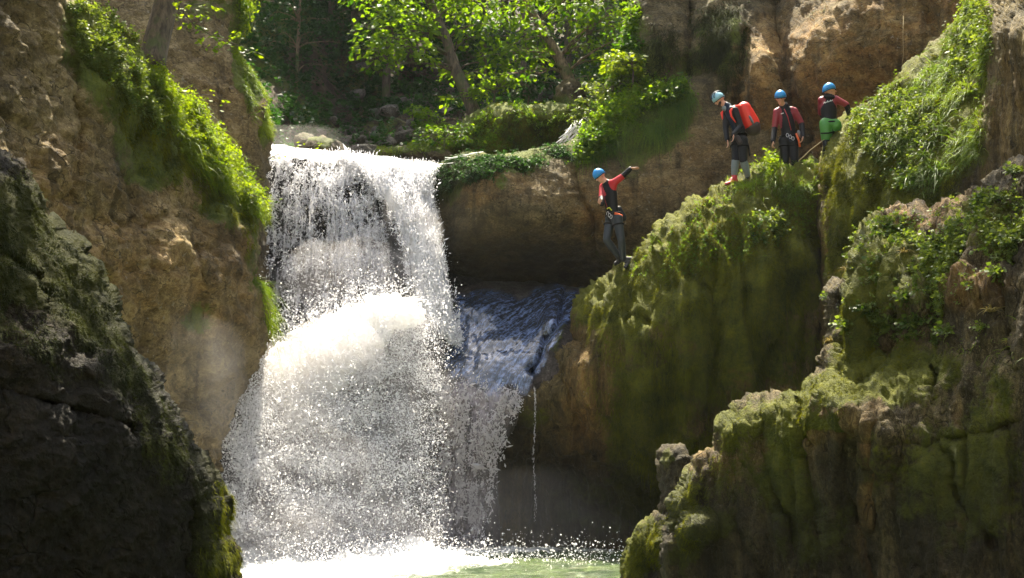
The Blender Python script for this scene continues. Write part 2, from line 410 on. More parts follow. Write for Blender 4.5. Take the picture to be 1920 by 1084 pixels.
o = rock('mossy_ledge', [(828, 262), (850, 240), (880, 225), (905, 205), (940, 196), (990, 198), (1030, 190), (1070, 195), (1092, 202), (1105, 230), (1100, 262), (1060, 285), (1000, 300), (900, 310), (835, 305), (800, 295), (815, 275)],
     [(850, 260, 29.6), (900, 230, 29.7), (980, 225, 29.2), (1070, 215, 29.6), (950, 280, 29.2), (1080, 260, 29.4), (1000, 260, 29.8)],
     M_back, rpx=26, rm=.7, thick=1.5, step=3, amp=.2, scale=1.2, fine=.05, seed=14, rough=.06,
     moss=[(960, 240, 160, 90, 1)], wet=[(1030, 260, 60, 30, .6)], key='MH')
tag(o, 'moss covered ledge rock above the brown overhang, beside the small side stream', 'rock')

o = rock('boulder', [(1038, 190), (1042, 165), (1056, 150), (1072, 147), (1086, 155), (1098, 175), (1104, 200), (1090, 215), (1050, 212)],
     [(1045, 180, 31.2), (1070, 165, 30.9), (1070, 200, 30.7), (1098, 190, 31.2)],
     M_back, rpx=24, rm=.5, thick=.9, step=3, amp=.1, scale=1.6, fine=.03, seed=15, rough=.05,
     moss=[(1060, 197, 30, 20, .9), (1096, 185, 16, 40, .9)], key='BO')
tag(o, 'grey pointed boulder with mossy foot standing on the mossy ledge', 'boulder')

o = rock('upper_cliff', [(1195, -120), (1190, -40), (1186, 20), (1168, 80), (1155, 130), (1140, 165), (1150, 230), (1250, 300), (1300, 420), (1560, 440), (1900, 400), (2200, 300), (2200, -140), (1900, -160), (1500, -130)],
     [(1200, 50, 28.6), (1180, 180, 28.2), (1300, 50, 28), (1400, 50, 27.5), (1452, 40, 28.1), (1500, 60, 26.9), (1600, 80, 25.9), (1540, 180, 26.2), (1700, 100, 25.2), (1800, 50, 24.5), (1420, 170, 27), (1350, 200, 27.6), (1300, 150, 28), (1500, 270, 26.9), (1650, 200, 26), (1400, 350, 27.4), (1300, 300, 27.9), (2000, 0, 23), (1600, 350, 26.5)],
     M_back, rpx=40, rm=.8, thick=3, step=4, amp=.26, scale=.7, ridged=.5, fine=.06, aniso=(1.1, 1.1, .8), seed=17, rough=.05,
     feats=[(1545, 120, 60, 90, .25), (1425, 120, 26, 70, .35), (1620, 40, 120, 70, .25), (1240, 60, 40, 80, .2)],
     creases=[([(1455, -20), (1462, 60), (1468, 110), (1480, 170), (1500, 215), (1515, 260)], 11, .55), ([(1395, 60), (1390, 130), (1385, 200)], 9, .35), ([(1290, -10), (1300, 60), (1290, 150)], 10, .3), ([(1735, 0), (1760, 60), (1790, 90)], 9, .25)],
     moss=[(1190, 90, 40, 90, .45), (1240, 130, 100, 60, .5), (1350, 60, 60, 90, .55), (1160, 170, 40, 50, .9), (1300, 200, 60, 40, .7), (1560, 20, 100, 30, .3)],
     och_lit=[(1560, 130, 130, 130, 1), (1430, 140, 60, 90, .95), (1500, 230, 60, 60, .8), (1680, 60, 120, 90, .75), (1640, 200, 100, 60, .5), (1770, 40, 40, 60, .9)],  # orange patches paint in the warm light on the bulging block
     wet=[(1480, 150, 16, 80, .5), (1490, 260, 24, 40, .4)], key='RC')
tag(o, kind='structure')

o = rock('slab', [(780, 560), (800, 540), (850, 532), (900, 528), (960, 530), (1040, 534), (1110, 540), (1170, 560), (1170, 640), (1080, 720), (1010, 745), (965, 800), (930, 860), (935, 950), (950, 1330), (770, 1330), (770, 700)],
     [(850, 538, 28.1), (1000, 534, 28.3), (1100, 545, 27.7), (1150, 600, 26.8), (850, 650, 26.8), (950, 650, 26.5), (1060, 640, 26.3), (850, 712, 26.15), (950, 716, 25.95), (1010, 720, 25.85), (900, 770, 25.8), (850, 810, 25.85), (930, 820, 25.7), (850, 1084, 26.), (920, 1000, 26.1)],
     M_apron, rpx=40, rm=.4, thick=2, step=3, amp=.05, scale=.8, ridged=.5, fine=.016, seed=19, rough=.03,
     feats=[(900, 580, 60, 30, .25), (1035, 600, 22, 40, .3)],
     creases=[([(1058, 545), (1050, 600), (1020, 650), (1000, 700)], 7, .3), ([(860, 720), (850, 800), (860, 900), (840, 1000)], 9, .15), ([(900, 740), (885, 830), (880, 950)], 7, .12)],
     moss=[(1035, 610, 24, 50, .9), (900, 570, 70, 30, .5), (1000, 560, 30, 20, .3)], flute=.03,
     wet=[(900, 1000, 200, 120, .5)], key='SL')
tag(o, kind='structure')

o = rock('buttress', [(1072, 590), (1092, 562), (1118, 538), (1152, 512), (1180, 494), (1205, 474), (1240, 426), (1262, 400), (1292, 381), (1330, 362), (1370, 344), (1400, 334), (1436, 314), (1480, 308), (1528, 305), (1560, 330), (1600, 500), (1620, 800), (1500, 1330), (880, 1330), (925, 1000), (920, 900), (935, 810), (950, 770), (990, 735), (1030, 700), (1052, 665), (1085, 640)],
     [(1165, 502, 25.), (1230, 450, 24.8), (1370, 350, 24.7), (1480, 316, 24.8), (1110, 570, 25.3), (1070, 655, 25.4), (1000, 745, 25.6), (1300, 450, 23.95), (1200, 600, 24), (1400, 500, 23.55), (1500, 500, 23.9), (1120, 750, 24.8), (1250, 800, 24.5), (1400, 700, 23.8),
      (1000, 860, 26.9), (1000, 960, 27.2), (1100, 950, 26.8), (1200, 950, 26.2), (945, 820, 26.2), (1545, 400, 24.5), (1560, 600, 24.3), (940, 960, 26.8), (1000, 1100, 26.9), (1300, 1100, 25.), (1400, 900, 24.5)],
     M_butt, rpx=46, rm=.75, thick=2.5, step=3, amp=.13, scale=.8, ridged=.5, fine=.045, aniso=(1.3, 1.3, .45), seed=23, rough=.035, flute=.24,
     feats=[(1300, 420, 24, 60, .16), (1340, 500, 30, 90, .2), (1255, 560, 26, 80, .18), (1430, 560, 26, 120, .22), (1490, 520, 22, 140, .2), (1200, 720, 22, 120, .2), (1290, 700, 20, 120, .2), (1390, 720, 20, 110, .24), (1465, 720, 18, 90, .2), (1480, 340, 60, 40, .3), (1390, 400, 40, 60, .18), (1180, 640, 50, 50, .12), (1105, 700, 26, 100, .07), (1250, 470, 40, 80, .15)],
     creases=[([(1538, 320), (1532, 400), (1540, 480), (1558, 560), (1575, 640)], 11, .6), ([(1180, 600), (1205, 596), (1215, 605)], 6, .2), ([(1340, 540), (1345, 640), (1330, 740), (1340, 830)], 20, .22), ([(1440, 640), (1430, 740), (1450, 780)], 16, .25), ([(1062, 700), (1075, 760), (1090, 800)], 9, .2), ([(1500, 600), (1496, 700)], 10, .2)],
     moss=[(1450, 360, 140, 90, 1), (1280, 450, 120, 110, .9), (1150, 560, 90, 60, .9), (1400, 480, 180, 110, .8), (1240, 650, 160, 120, .55), (1420, 640, 130, 120, .6), (1200, 830, 70, 110, .6), (1300, 820, 120, 120, .45), (1000, 770, 40, 40, .5), (1150, 950, 160, 80, .5)],
     och_lit=[(1120, 760, 60, 120, .8), (1400, 600, 120, 150, .45), (1160, 600, 100, 60, .3), (1360, 740, 70, 90, .5), (1170, 490, 40, 20, .3), (1450, 740, 50, 80, .6)],
     wet=[(1030, 920, 110, 120, .95), (1180, 960, 160, 110, .9), (960, 850, 50, 120, .8), (1370, 800, 50, 60, .4), (1545, 500, 16, 180, .7)], key='BU')
tag(o, kind='structure')

o = rock('mossy_slope', [(1532, 330), (1540, 296), (1556, 262), (1572, 238), (1600, 212), (1640, 185), (1682, 152), (1725, 112), (1750, 85), (1790, 50), (1830, -20), (1860, -160), (2300, -220), (2300, 760), (1800, 800), (1600, 720), (1552, 640), (1536, 560), (1524, 480), (1524, 400)],
     [(1545, 310, 24.2), (1600, 235, 23.9), (1690, 165, 23.4), (1760, 100, 23), (1850, 0, 22), (1600, 400, 22.8), (1650, 500, 22.3), (1750, 300, 21.8), (1850, 200, 20.9), (1900, 400, 20.3), (1560, 600, 23.3), (1800, 500, 20.8), (1830, 100, 22), (1900, 60, 19.8), (2000, 0, 18.6), (1545, 450, 24), (1800, 700, 20.5)],
     M_butt, rpx=44, rm=.7, thick=2.5, step=3, amp=.17, scale=.9, ridged=.6, fine=.05, aniso=(1.2, 1.2, .6), seed=29, rough=.05, flute=.1,
     feats=[(1620, 300, 50, 60, .2), (1700, 260, 60, 50, .2), (1575, 560, 30, 70, .25), (1560, 420, 26, 50, .25)],
     creases=[([(1540, 340), (1575, 345), (1600, 370)], 7, .25), ([(1580, 470), (1620, 430), (1650, 360)], 10, .2), ([(1840, 20), (1835, 120), (1850, 220)], 12, .3)],
     moss=[(1640, 290, 120, 120, .9), (1760, 220, 110, 170, .9), (1600, 470, 70, 120, .6), (1820, 60, 50, 120, 1), (1700, 400, 90, 70, .5)],
     och_lit=[(1590, 320, 50, 120, .8), (1620, 440, 80, 70, .6), (1880, 230, 80, 150, .35), (1560, 540, 50, 90, .4), (1540, 315, 16, 20, .9)],
     wet=[(1850, 330, 90, 60, .5), (1790, 370, 50, 40, .4)], key='RM')
tag(o, kind='structure')

o = rock('outcrop', [(2400, 100), (2000, 255), (1960, 285), (1920, 300), (1885, 320), (1850, 350), (1812, 372), (1785, 388), (1745, 392), (1700, 394), (1665, 400), (1640, 412), (1612, 442), (1602, 480), (1600, 512), (1568, 530), (1556, 560), (1560, 600), (1566, 640), (1545, 685), (1520, 715), (1500, 735), (1470, 742), (1440, 752), (1410, 752), (1388, 760), (1376, 778), (1350, 795), (1342, 820), (1336, 842), (1312, 856), (1290, 872), (1276, 910), (1266, 950), (1263, 1000), (1260, 1100), (1250, 1450), (2400, 1450)],
     [(1650, 420, 16.6), (1700, 420, 16.1), (1650, 500, 15.8), (1850, 400, 14.8), (1920, 350, 14.4), (2200, 300, 12), (1750, 600, 14.9), (1900, 600, 13.6), (1620, 700, 15.8), (1500, 800, 16.0), (1420, 770, 16.6), (1350, 850, 16.8), (1290, 950, 17.0), (1500, 1000, 15.9), (1700, 900, 14.5), (1900, 900, 13.5), (1700, 1200, 14.6), (1300, 1300, 17.2), (1590, 750, 15.0), (1800, 750, 14.1), (2300, 1000, 12.5), (1900, 1100, 13.6), (1550, 1250, 16.)],
     M_front, rpx=34, rm=.5, thick=2., step=3, amp=.12, scale=.8, ridged=.65, fine=.05, aniso=(1.4, 1.4, .5), seed=31, rough=.06, flute=.13, cells=.06, cellscale=1.0,
     feats=[(1640, 470, 40, 50, .3), (1610, 600, 24, 90, .35), (1700, 560, 60, 40, .2), (1820, 540, 60, 30, .25), (1600, 780, 70, 90, .22), (1560, 850, 20, 160, .25), (1680, 720, 60, 70, .15), (1780, 700, 90, 60, .12), (1505, 900, 14, 150, .16), (1625, 950, 9, 150, .14), (1730, 900, 22, 140, .14), (1795, 880, 11, 140, .16), (1865, 860, 24, 150, .14), (1400, 800, 50, 30, .35), (1380, 860, 60, 90, .15), (1490, 790, 50, 50, .35), (1470, 860, 30, 160, .2), (1310, 990, 30, 24, .35), (1850, 460, 60, 40, .2), (1660, 840, 24, 40, .2)],
     creases=[([(1500, 760), (1510, 860), (1540, 960), (1560, 1084)], 6, .3), ([(1580, 790), (1590, 900), (1620, 1000), (1640, 1084)], 5, .3), ([(1440, 790), (1432, 840), (1470, 960), (1500, 1040)], 7, .25), ([(1620, 830), (1740, 835), (1850, 810), (1920, 790)], 6, .18),
              ([(1580, 560), (1590, 640), (1570, 700)], 8, .35), ([(1680, 530), (1690, 640), (1660, 660)], 9, .3), ([(1745, 520), (1760, 600), (1750, 640)], 8, .25), ([(1610, 720), (1660, 700), (1690, 640)], 8, .3), ([(1750, 690), (1755, 760)], 5, .25), ([(1880, 540), (1890, 640), (1920, 720)], 10, .3), ([(1276, 1084), (1276, 990), (1290, 960)], 5, .2), ([(1330, 860), (1350, 930), (1400, 1010), (1430, 1084)], 6, .2), ([(1660, 850), (1690, 930), (1700, 1010), (1740, 1084)], 5, .2), ([(1380, 800), (1400, 880), (1450, 960)], 6, .15), ([(1780, 850), (1800, 940), (1860, 1020)], 6, .18), ([(1820, 400), (1830, 470), (1900, 500)], 9, .25)],
     moss=[(1625, 520, 36, 140, .95), (1660, 440, 60, 50, .4), (1720, 520, 90, 90, .6), (1600, 650, 50, 90, .7), (1480, 770, 60, 50, .7), (1370, 800, 50, 50, .6), (1860, 420, 90, 70, .5), (1660, 700, 60, 50, .5), (1290, 960, 24, 140, .95), (1330, 990, 50, 30, .8), (1400, 900, 120, 120, .4), (1840, 900, 120, 160, .6), (1560, 790, 40, 20, .9), (1880, 700, 60, 100, .4), (1500, 720, 30, 30, .8), (1620, 730, 110, 45, .85), (1480, 860, 60, 90, .5), (1740, 700, 90, 50, .7), (1700, 860, 120, 110, .45), (1540, 1000, 90, 110, .5)],
     och_lit=[(1625, 950, 12, 150, .6), (1795, 900, 13, 150, .6), (1505, 900, 10, 120, .4), (1560, 780, 70, 50, .6), (1680, 410, 60, 26, .7), (1780, 400, 70, 40, .55), (1480, 850, 60, 70, .45), (1820, 540, 60, 40, .5), (1700, 690, 60, 50, .4), (1350, 870, 50, 50, .4), (1620, 640, 20, 60, .6)],  # narrow tan streaks along the folds stand in for side light
     wet=[(1380, 1020, 170, 140, .8), (1640, 1000, 130, 130, .5), (1850, 990, 150, 170, .65), (1560, 1000, 70, 120, .6)], key='RF')
tag(o, 'craggy flowstone outcrop with small leafy plants and ridges filling the lower right', 'rock')

o = rock('boulder', [(1240, 846), (1252, 838), (1274, 836), (1286, 845), (1292, 880), (1300, 950), (1296, 1400), (1150, 1400), (1166, 1070), (1176, 1020), (1196, 988), (1215, 976), (1238, 960), (1242, 925), (1234, 880)],
     [(1260, 850, 18.6), (1240, 960, 18.6), (1200, 1000, 18.8), (1250, 1050, 18.3), (1180, 1080, 18.9), (1280, 1300, 18), (1290, 900, 18.2)],
     M_front, rpx=22, rm=.35, thick=1.2, step=2.5, amp=.12, scale=1.8, ridged=.6, fine=.03, seed=37, rough=.05, flute=.05,
     feats=[(1200, 1020, 14, 40, .1), (1240, 1020, 14, 60, .15)], creases=[([(1218, 985), (1214, 1040), (1225, 1084)], 4, .2), ([(1240, 965), (1262, 960), (1290, 950)], 4, .15)],
     moss=[(1190, 1030, 30, 60, 1), (1225, 1010, 16, 70, .9), (1262, 860, 20, 16, .7), (1250, 1000, 40, 40, .5)], wet=[(1260, 1060, 50, 80, .9), (1264, 900, 30, 60, .5)], key='SR')
tag(o, 'small green mossy rock at the pool edge in front of the dark hollow', 'boulder')

# ------------------------------------------------------------------ ground, river bed, pool
n = 60
M_bed = rock_material('river_bed', (.05, .05, .04), (.14, .13, .10), (.28, .26, .2), bump=.6)
gx, gy = np.meshgrid(np.linspace(-150, 150, 161), np.linspace(-150, 150, 161)); gx = gx.ravel(); gy = gy.ravel()
gz = -1.4 + .25*fbm(np.stack([gx*.3, gy*.3, 0*gx], -1), 3)
ii = np.arange(161*161).reshape(161, 161)
o = np_mesh('ground', np.stack([gx, gy, gz], -1), [np.stack([ii[:-1, :-1].ravel(), ii[:-1, 1:].ravel(), ii[1:, 1:].ravel(), ii[1:, :-1].ravel()], 1)], M_bed, attrs={'moss': 0*gx, 'wet': 0*gx+.3, 'och_lit': 0*gx})
tag(o, kind='structure')

m, nt, b = newmat('pool_water'); g = NB(nt)
pos = g.n('ShaderNodeNewGeometry').outputs['Position']
sep = g.n('ShaderNodeSeparateXYZ', Vector=pos)
nz = g.noise(g.mapped(pos, (1, 1.6, 1)), 1.3, 7, .65, dist=.6)
n2 = g.noise(g.mapped(pos, (1, 1.6, 1)), 6, 5, .7, dist=.4)
fo = g.n('ShaderNodeAttribute', _attribute_name='foam').outputs['Fac']
ff = g.math('MULTIPLY', g.math('SUBTRACT', g.math('ADD', g.math('ADD', g.math('MULTIPLY', nz, .6), g.math('MULTIPLY', n2, .4)), fo), 1.0), 5., True)
col = g.mix(g.ramp(nz, [(.4, 0), (.62, 1)]), (.03, .055, .02), (.10, .14, .05))
g.link(g.mix(ff, col, (.85, .86, .85)), b.inputs['Base Color'])
g.link(g.math('ADD', g.math('MULTIPLY', ff, .5), .07), b.inputs['Roughness'])
h = g.math('ADD', g.noise(g.mapped(pos, (1, 1.8, 1)), 3.5, 6, .65, dist=.8), g.math('MULTIPLY', g.noise(pos, 14, 4, .6), .4))
g.link(g.n('ShaderNodeBump', Strength=1., Distance=.12, Height=h).outputs[0], b.inputs['Normal'])
M_pool = m
X = np.concatenate([np.linspace(-60, -9, 12), np.arange(-8.6, 7.01, .09), np.linspace(8, 60, 12)]); Yv = np.concatenate([np.linspace(-40, 12, 18), np.arange(12.5, 28.5, .09)])
gx, gy = np.meshgrid(X, Yv); sh = gx.shape; gx = gx.ravel(); gy = gy.ravel()
imp = np.exp(-((gx+3)/2.6)**2-((gy-25.8)/2.5)**2)
pp = np.stack([gx*.9, gy*1.3, 0*gx], -1)
amp = .03+.16*np.exp(-((gx+2.5)/4)**2-((gy-25)/4)**2)
gz = amp*(fbm(pp*1.6, 5, .6, True)-.2) + .05*imp
foam = np.clip(.7*np.exp(-(np.hypot((gx+3.4)/3.6, (gy-22.5)/6.5))**3)+.5*np.exp(-((gy-26.2)/1.2)**2-((gx)/4)**2), 0, .8) - .02
foam += .17*np.exp(-((gy-24)/4.)**2)
ii = np.arange(len(gx)).reshape(sh)
o = np_mesh('pool', np.stack([gx, gy, gz], -1), [np.stack([ii[:-1, :-1].ravel(), ii[:-1, 1:].ravel(), ii[1:, 1:].ravel(), ii[1:, :-1].ravel()], 1)], M_pool, attrs={'foam': foam})
tag(o, kind='structure')

# ------------------------------------------------------------------ wooded ravine behind the fall
def hill_z(x, y):
    x = np.atleast_1d(np.asarray(x, float)); y = np.atleast_1d(np.asarray(y, float))
    c = -2.6 + .12*(y-28)
    ax = np.abs(x-c)
    z = 7.0 + .50*np.clip(y-29.5, 0, 100) + .95*np.clip(ax-2.6, 0, 60)**1.02*np.clip((y-28.5)/3, 0, 1) - .12*np.clip(y-48, 0, 100)
    p = np.stack([x*.35, y*.35, 0*x+3], -1)
    return z + .9*fbm(p, 4)*np.clip((y-29)/3, 0.15, 1) + .35*(fbm(p*3.7, 4, .6, True)-.3)
X = np.linspace(-45, 45, 300); Yv = np.concatenate([np.arange(28.6, 50, .16), np.arange(50, 120, 1.)])
gx, gy = np.meshgrid(X, Yv); sh = gx.shape; gx = gx.ravel(); gy = gy.ravel()
gz = hill_z(gx, gy)
M_floor = rock_material('ravine_debris', (.03, .026, .02), (.10, .075, .05), (.26, .21, .15), bump=1., sc=1.3, k=.38)
ii = np.arange(len(gx)).reshape(sh)
mo = np.clip(.5*fbm(np.stack([gx*.5, gy*.5, 0*gx], -1), 3)+.35 + .3*(np.abs(gx+2) > 4), 0, 1)
o = np_mesh('hillside', np.stack([gx, gy, gz], -1), [np.stack([ii[:-1, :-1].ravel(), ii[:-1, 1:].ravel(), ii[1:, 1:].ravel(), ii[1:, :-1].ravel()], 1)], M_floor, attrs={'moss': mo, 'wet': 0*gx+.1, 'och_lit': 0*gx+.2})
tag(o, kind='structure')

# unseen cliff added behind the photographer: sunlit limestone that throws warm light back
xx = np.linspace(-34, 34, 120); zz = np.linspace(-1.3, 11, 40)
gx, gz = np.meshgrid(xx, zz); sh = gx.shape; gx = gx.ravel(); gz = gz.ravel()
gy = -15 - .012*gx**2*-1 - .25*gz + 1.4*fbm(np.stack([gx*.25, 0*gx, gz*.3], -1), 5)
gy = gy*1.0
ii = np.arange(len(gx)).reshape(sh)
fr = np.stack([ii[:-1, :-1].ravel(), ii[1:, :-1].ravel(), ii[1:, 1:].ravel(), ii[:-1, 1:].ravel()], 1)
Vf = np.stack([gx, gy, gz], -1); Vk = Vf + np.array([0, -4, 0]); nV = len(Vf)
M_bounce = rock_material('limestone_pale', (.16, .12, .075), (.36, .28, .18), (.55, .45, .31), k=.85)
rim = np.concatenate([ii[0], ii[1:, -1], ii[-1, ::-1][1:], ii[::-1, 0][1:]])
sd = np.stack([rim[:-1], rim[1:], rim[1:]+nV, rim[:-1]+nV], 1)
o = np_mesh('cliff', np.concatenate([Vf, Vk]), [fr, fr[:, ::-1]+nV, sd], M_bounce, attrs={'moss': np.zeros(2*nV)+.1, 'wet': np.zeros(2*nV), 'och_lit': np.zeros(2*nV)+.4})
tag(o, kind='structure')
# ------------------------------------------------------------------ falling water
def bez(pts, v):
    """Catmull-like cubic Bezier through 4 control points; pts 4x3, v array"""
    a, b, c, d = (np.array(p, float) for p in pts); v = v[:, None]
    return (1-v)**3*a + 3*(1-v)**2*v*b + 3*(1-v)*v*v*c + v**3*d
def flow(gL, gR, u, v, bulge=0.):
    q = bez(gL, v)*(1-u[:, None]) + bez(gR, v)*u[:, None]
    q[:, 2] -= bulge*np.sin(np.pi*np.clip(u, 0, 1))
    return q
def droplets(name, C, A, r, l, mat):
    """small stretched octahedra; C centres, A axis directions, r radii, l half lengths"""
    n = len(C); A = A/(np.linalg.norm(A, axis=1)[:, None]+1e-9)
    t = rng.normal(size=(n, 3)); X = np.cross(A, t); X /= np.linalg.norm(X, axis=1)[:, None]+1e-9; Y = np.cross(A, X)
    r = r[:, None]; l = l[:, None]
    V = np.stack([C+A*l, C+X*r, C+Y*r, C-X*r*rng.uniform(.6, 1.3, (n, 1)), C-Y*r, C-A*l*.8], 1).reshape(-1, 3)
    T = np.array([[0, 1, 2], [0, 2, 3], [0, 3, 4], [0, 4, 1], [5, 2, 1], [5, 3, 2], [5, 4, 3], [5, 1, 4]])
    F = (np.arange(n)[:, None, None]*6 + T[None]).reshape(-1, 3)
    return np_mesh(name, V, [F], mat, False)
def sheet(name, gL, gR, mat, nu=90, nv=140, bulge=.3, wob=.12, seed=0, ripple=(5, 1.2)):
    u, v = np.meshgrid(np.linspace(0, 1, nu), np.linspace(0, 1, nv)); u = u.ravel(); v = v.ravel()
    q = flow(gL, gR, u, v, bulge)
    V = P(q[:, 0], q[:, 1], q[:, 2])
    w = V[:, 0:1]*0
    n = fbm(np.stack([V[:, 0]*ripple[0], V[:, 1]*2, V[:, 2]*ripple[1]+seed], -1), 5, .6)
    V[:, 1] += wob*n*np.clip(v*4, .3, 1); V[:, 0] += wob*.5*fbm(V*2.+seed+9, 3)
    ii = np.arange(nu*nv).reshape(nv, nu)
    F = np.stack([ii[:-1, :-1].ravel(), ii[1:, :-1].ravel(), ii[1:, 1:].ravel(), ii[:-1, 1:].ravel()], 1)
    e = np.minimum(1, np.minimum(u, 1-u)*7)
    return np_mesh(name, V, [F], mat, True, {'edge': e, 'flow': v})
def drops_on(gL, gR, n, spread, clump=1.6, thr=-.05, seed=0, vp=(0, 1), up=(0, 1), ub=None, stretch=(9., .8)):
    u0_ = G['left'][0] is gL or G['jet'][0] is gL or G['right'][0] is gL
    u = rng.uniform(up[0], up[1], n*4); v = rng.uniform(vp[0], vp[1], n*4)
    q = flow(gL, gR, u, v); q2 = flow(gL, gR, u, v+.01)
    C = P(q[:, 0], q[:, 1], q[:, 2]); C2 = P(q2[:, 0], q2[:, 1], q2[:, 2])
    sv = np.clip(.15+v*5, 0, 1) if u0_ else 1.
    C[:, 1] += rng.normal(0, 1, len(C))*spread[1]*sv; C[:, 0] += rng.normal(0, 1, len(C))*spread[0]*sv; C[:, 2] += rng.normal(0, 1, len(C))*spread[2]*sv
    C[:, 2] -= np.abs(rng.normal(0, .08, len(C)))*(v < .12)
    k = fbm(np.stack([C[:, 0]*stretch[0]*.35*clump, C[:, 1]*1.1, C[:, 2]*stretch[1]*clump], -1)+seed, 4, .65)
    keep = k + rng.normal(0, .12, len(k)) > thr
    if ub is not None: keep &= rng.uniform(0, 1, len(k)) < ub(u, v, q)
    idx = np.nonzero(keep)[0][:n]
    return C[idx], (C2-C)[idx], u[idx], v[idx]

def streak_alpha(lo=.42, hi=.56, sx=9., sz=1.1, gain=1.):
    def f(g, pos):
        p = g.mapped(pos, (sx, 2.5, sz))
        a = g.math('ADD', g.math('MULTIPLY', g.noise(p, 1., 6, .68, dist=.5), .6), g.math('MULTIPLY', g.noise(g.mapped(pos, (16, 8, 9)), 1.6, 5, .7), .4))
        e = g.n('ShaderNodeAttribute', _attribute_name='edge').outputs['Fac']
        a = g.ramp(a, [(lo, 0), (hi, 1)])
        return g.math('MULTIPLY', g.math('MULTIPLY', a, gain), g.ramp(e, [(0, 0), (1, 1)]))
    return f
M_drop = white_water('water_droplets', .5, (.9, .9, .92))
M_dropdim = white_water('water_droplets_grey', .5, (.72, .70, .72))
M_sheet = white_water('falling_water', .55, (.88, .87, .9), streak_alpha(.5, .6, 12, .8))
M_sheet2 = white_water('falling_water_dense', .55, (.9, .9, .91), streak_alpha(.31, .49, 7, .9))
M_foam = white_water('foam', .45, (.9, .9, .9))

BURST = [(500, 640), (600, 595), (740, 550), (795, 590), (720, 650), (640, 715), (560, 780), (505, 780)]
G = {
 'left': ([(504, 278, 28.1), (494, 282, 27.3), (497, 380, 27.1), (497, 484, 27.0)], [(640, 288, 28.2), (700, 310, 27.4), (735, 420, 27.1), (725, 530, 26.9)]),
 'lip':  ([(512, 274, 28.9), (508, 268, 28.5), (503, 272, 28.1), (500, 292, 27.7)], [(835, 306, 29.), (833, 304, 28.6), (833, 306, 28.2), (828, 330, 27.8)]),
 'jet':  ([(600, 284, 28.1), (690, 300, 27.3), (760, 410, 26.9), (775, 570, 26.3)], [(720, 300, 28.1), (790, 340, 27.4), (838, 470, 26.9), (862, 650, 26.3)]),
 'right': ([(690, 300, 28.2), (760, 320, 27.6), (790, 430, 27.2), (800, 600, 26.6)], [(834, 308, 28.2), (812, 330, 27.8), (806, 480, 27.5), (868, 650, 26.6)]),
 'hump': ([(492, 480, 26.8), (490, 530, 26.4), (500, 580, 26.1), (520, 640, 25.9)], [(730, 470, 27.0), (740, 560, 26.6), (730, 620, 26.4), (720, 690, 26.1)]),
 'blast': ([(640, 575, 25.1), (520, 640, 24.7), (478, 720, 24.2), (470, 830, 23.7)], [(800, 545, 25.3), (830, 640, 24.9), (740, 720, 24.4), (640, 800, 24.0)]),
 'spray': ([(560, 610, 25.6), (470, 690, 24.5), (405, 820, 23.3), (412, 1040, 22.5)], [(830, 560, 26.2), (838, 700, 25.3), (822, 850, 24.4), (825, 1050, 23.6)]),
 'curtain': ([(815, 700, 25.9), (812, 800, 25.6), (815, 900, 25.6), (820, 1045, 25.6)], [(985, 728, 25.6), (950, 790, 25.5), (930, 870, 25.55), (905, 1045, 25.7)]),
}
for k, m, kw in (('left', M_sheet, dict(bulge=.35)), ('jet', M_sheet2, dict(bulge=.25)), ('right', M_sheet2, dict(bulge=.2)), ('hump', M_sheet, dict(bulge=.3)), ('lip', M_foam, dict(bulge=0, wob=.25, ripple=(3, 2)))):
    tag(sheet('waterfall', *G[k], m, seed=len(k), **kw), kind='structure')
def stuff(o, label, cat='water'): return tag(o, label, cat, kind='stuff')
def lognorm(n, m, s): return np.exp(rng.normal(math.log(m), s, n))
def shower(name, key, n, spread, size, elong, mat, label, **kw):
    C, A, u, v = drops_on(*G[key], n, spread, **kw)
    r = np.clip(lognorm(len(C), size, .45), .004, .06)
    A = A/(np.linalg.norm(A, axis=1)[:, None]+1e-9) + rng.normal(0, .28, A.shape)
    return stuff(droplets(name, C, A, r, r*rng.uniform(1, elong, len(C)), mat), label)
shower('water_drops', 'left', 30000, (.05, .2, .08), .0055, 9, M_drop, 'white drops breaking off the rounded left part of the waterfall', thr=.05, clump=2.2, ub=lambda u, v, q: (.35+.65*v)*(.45+.55*u))
shower('water_drops', 'jet', 40000, (.06, .2, .1), .0065, 8, M_drop, 'white drops in the middle stream of the waterfall', thr=-.05)
shower('water_drops', 'right', 30000, (.06, .2, .1), .0065, 8, M_drop, 'white drops down the right edge of the waterfall beside the brown overhang', thr=-.08)
shower('water_drops', 'hump', 17000, (.08, .3, .1), .008, 3, M_drop, 'fine spray over the lower dark hump behind the waterfall', thr=.0, ub=lambda u, v, q: .25+.75*u)
shower('water_spray', 'blast', 20000, (.3, .22, .3), .007, 2.4, M_drop, 'bright sunlit burst of spray in the middle of the waterfall', thr=-.3, ub=lambda u, v, q: np.sin(np.pi*u)*np.clip(1.4-v, 0, 1))
shower('water_spray', 'spray', 110000, (.12, .4, .15), .006, 2.4, M_drop, 'broad grey curtain of spray falling to the pool', thr=-.06, stretch=(3, 1.4), ub=lambda u, v, q: np.clip(1.25-1.0*u, .15, 1)*np.clip(v*5, .3, 1)*(1-.9*inside(q[:, 0], q[:, 1], BURST)))
shower('water_spray', 'spray', 7000, (.35, .5, .3), .010, 1.8, M_drop, 'larger loose drops flying in front of the spray curtain', thr=.02, stretch=(3, 2), ub=lambda u, v, q: np.clip(1.1-.9*u, .1, 1))
shower('water_drops', 'curtain', 6000, (.05, .06, .1), .009, 5, M_dropdim, 'thin drops running off the ledge beside the spray', thr=.0)
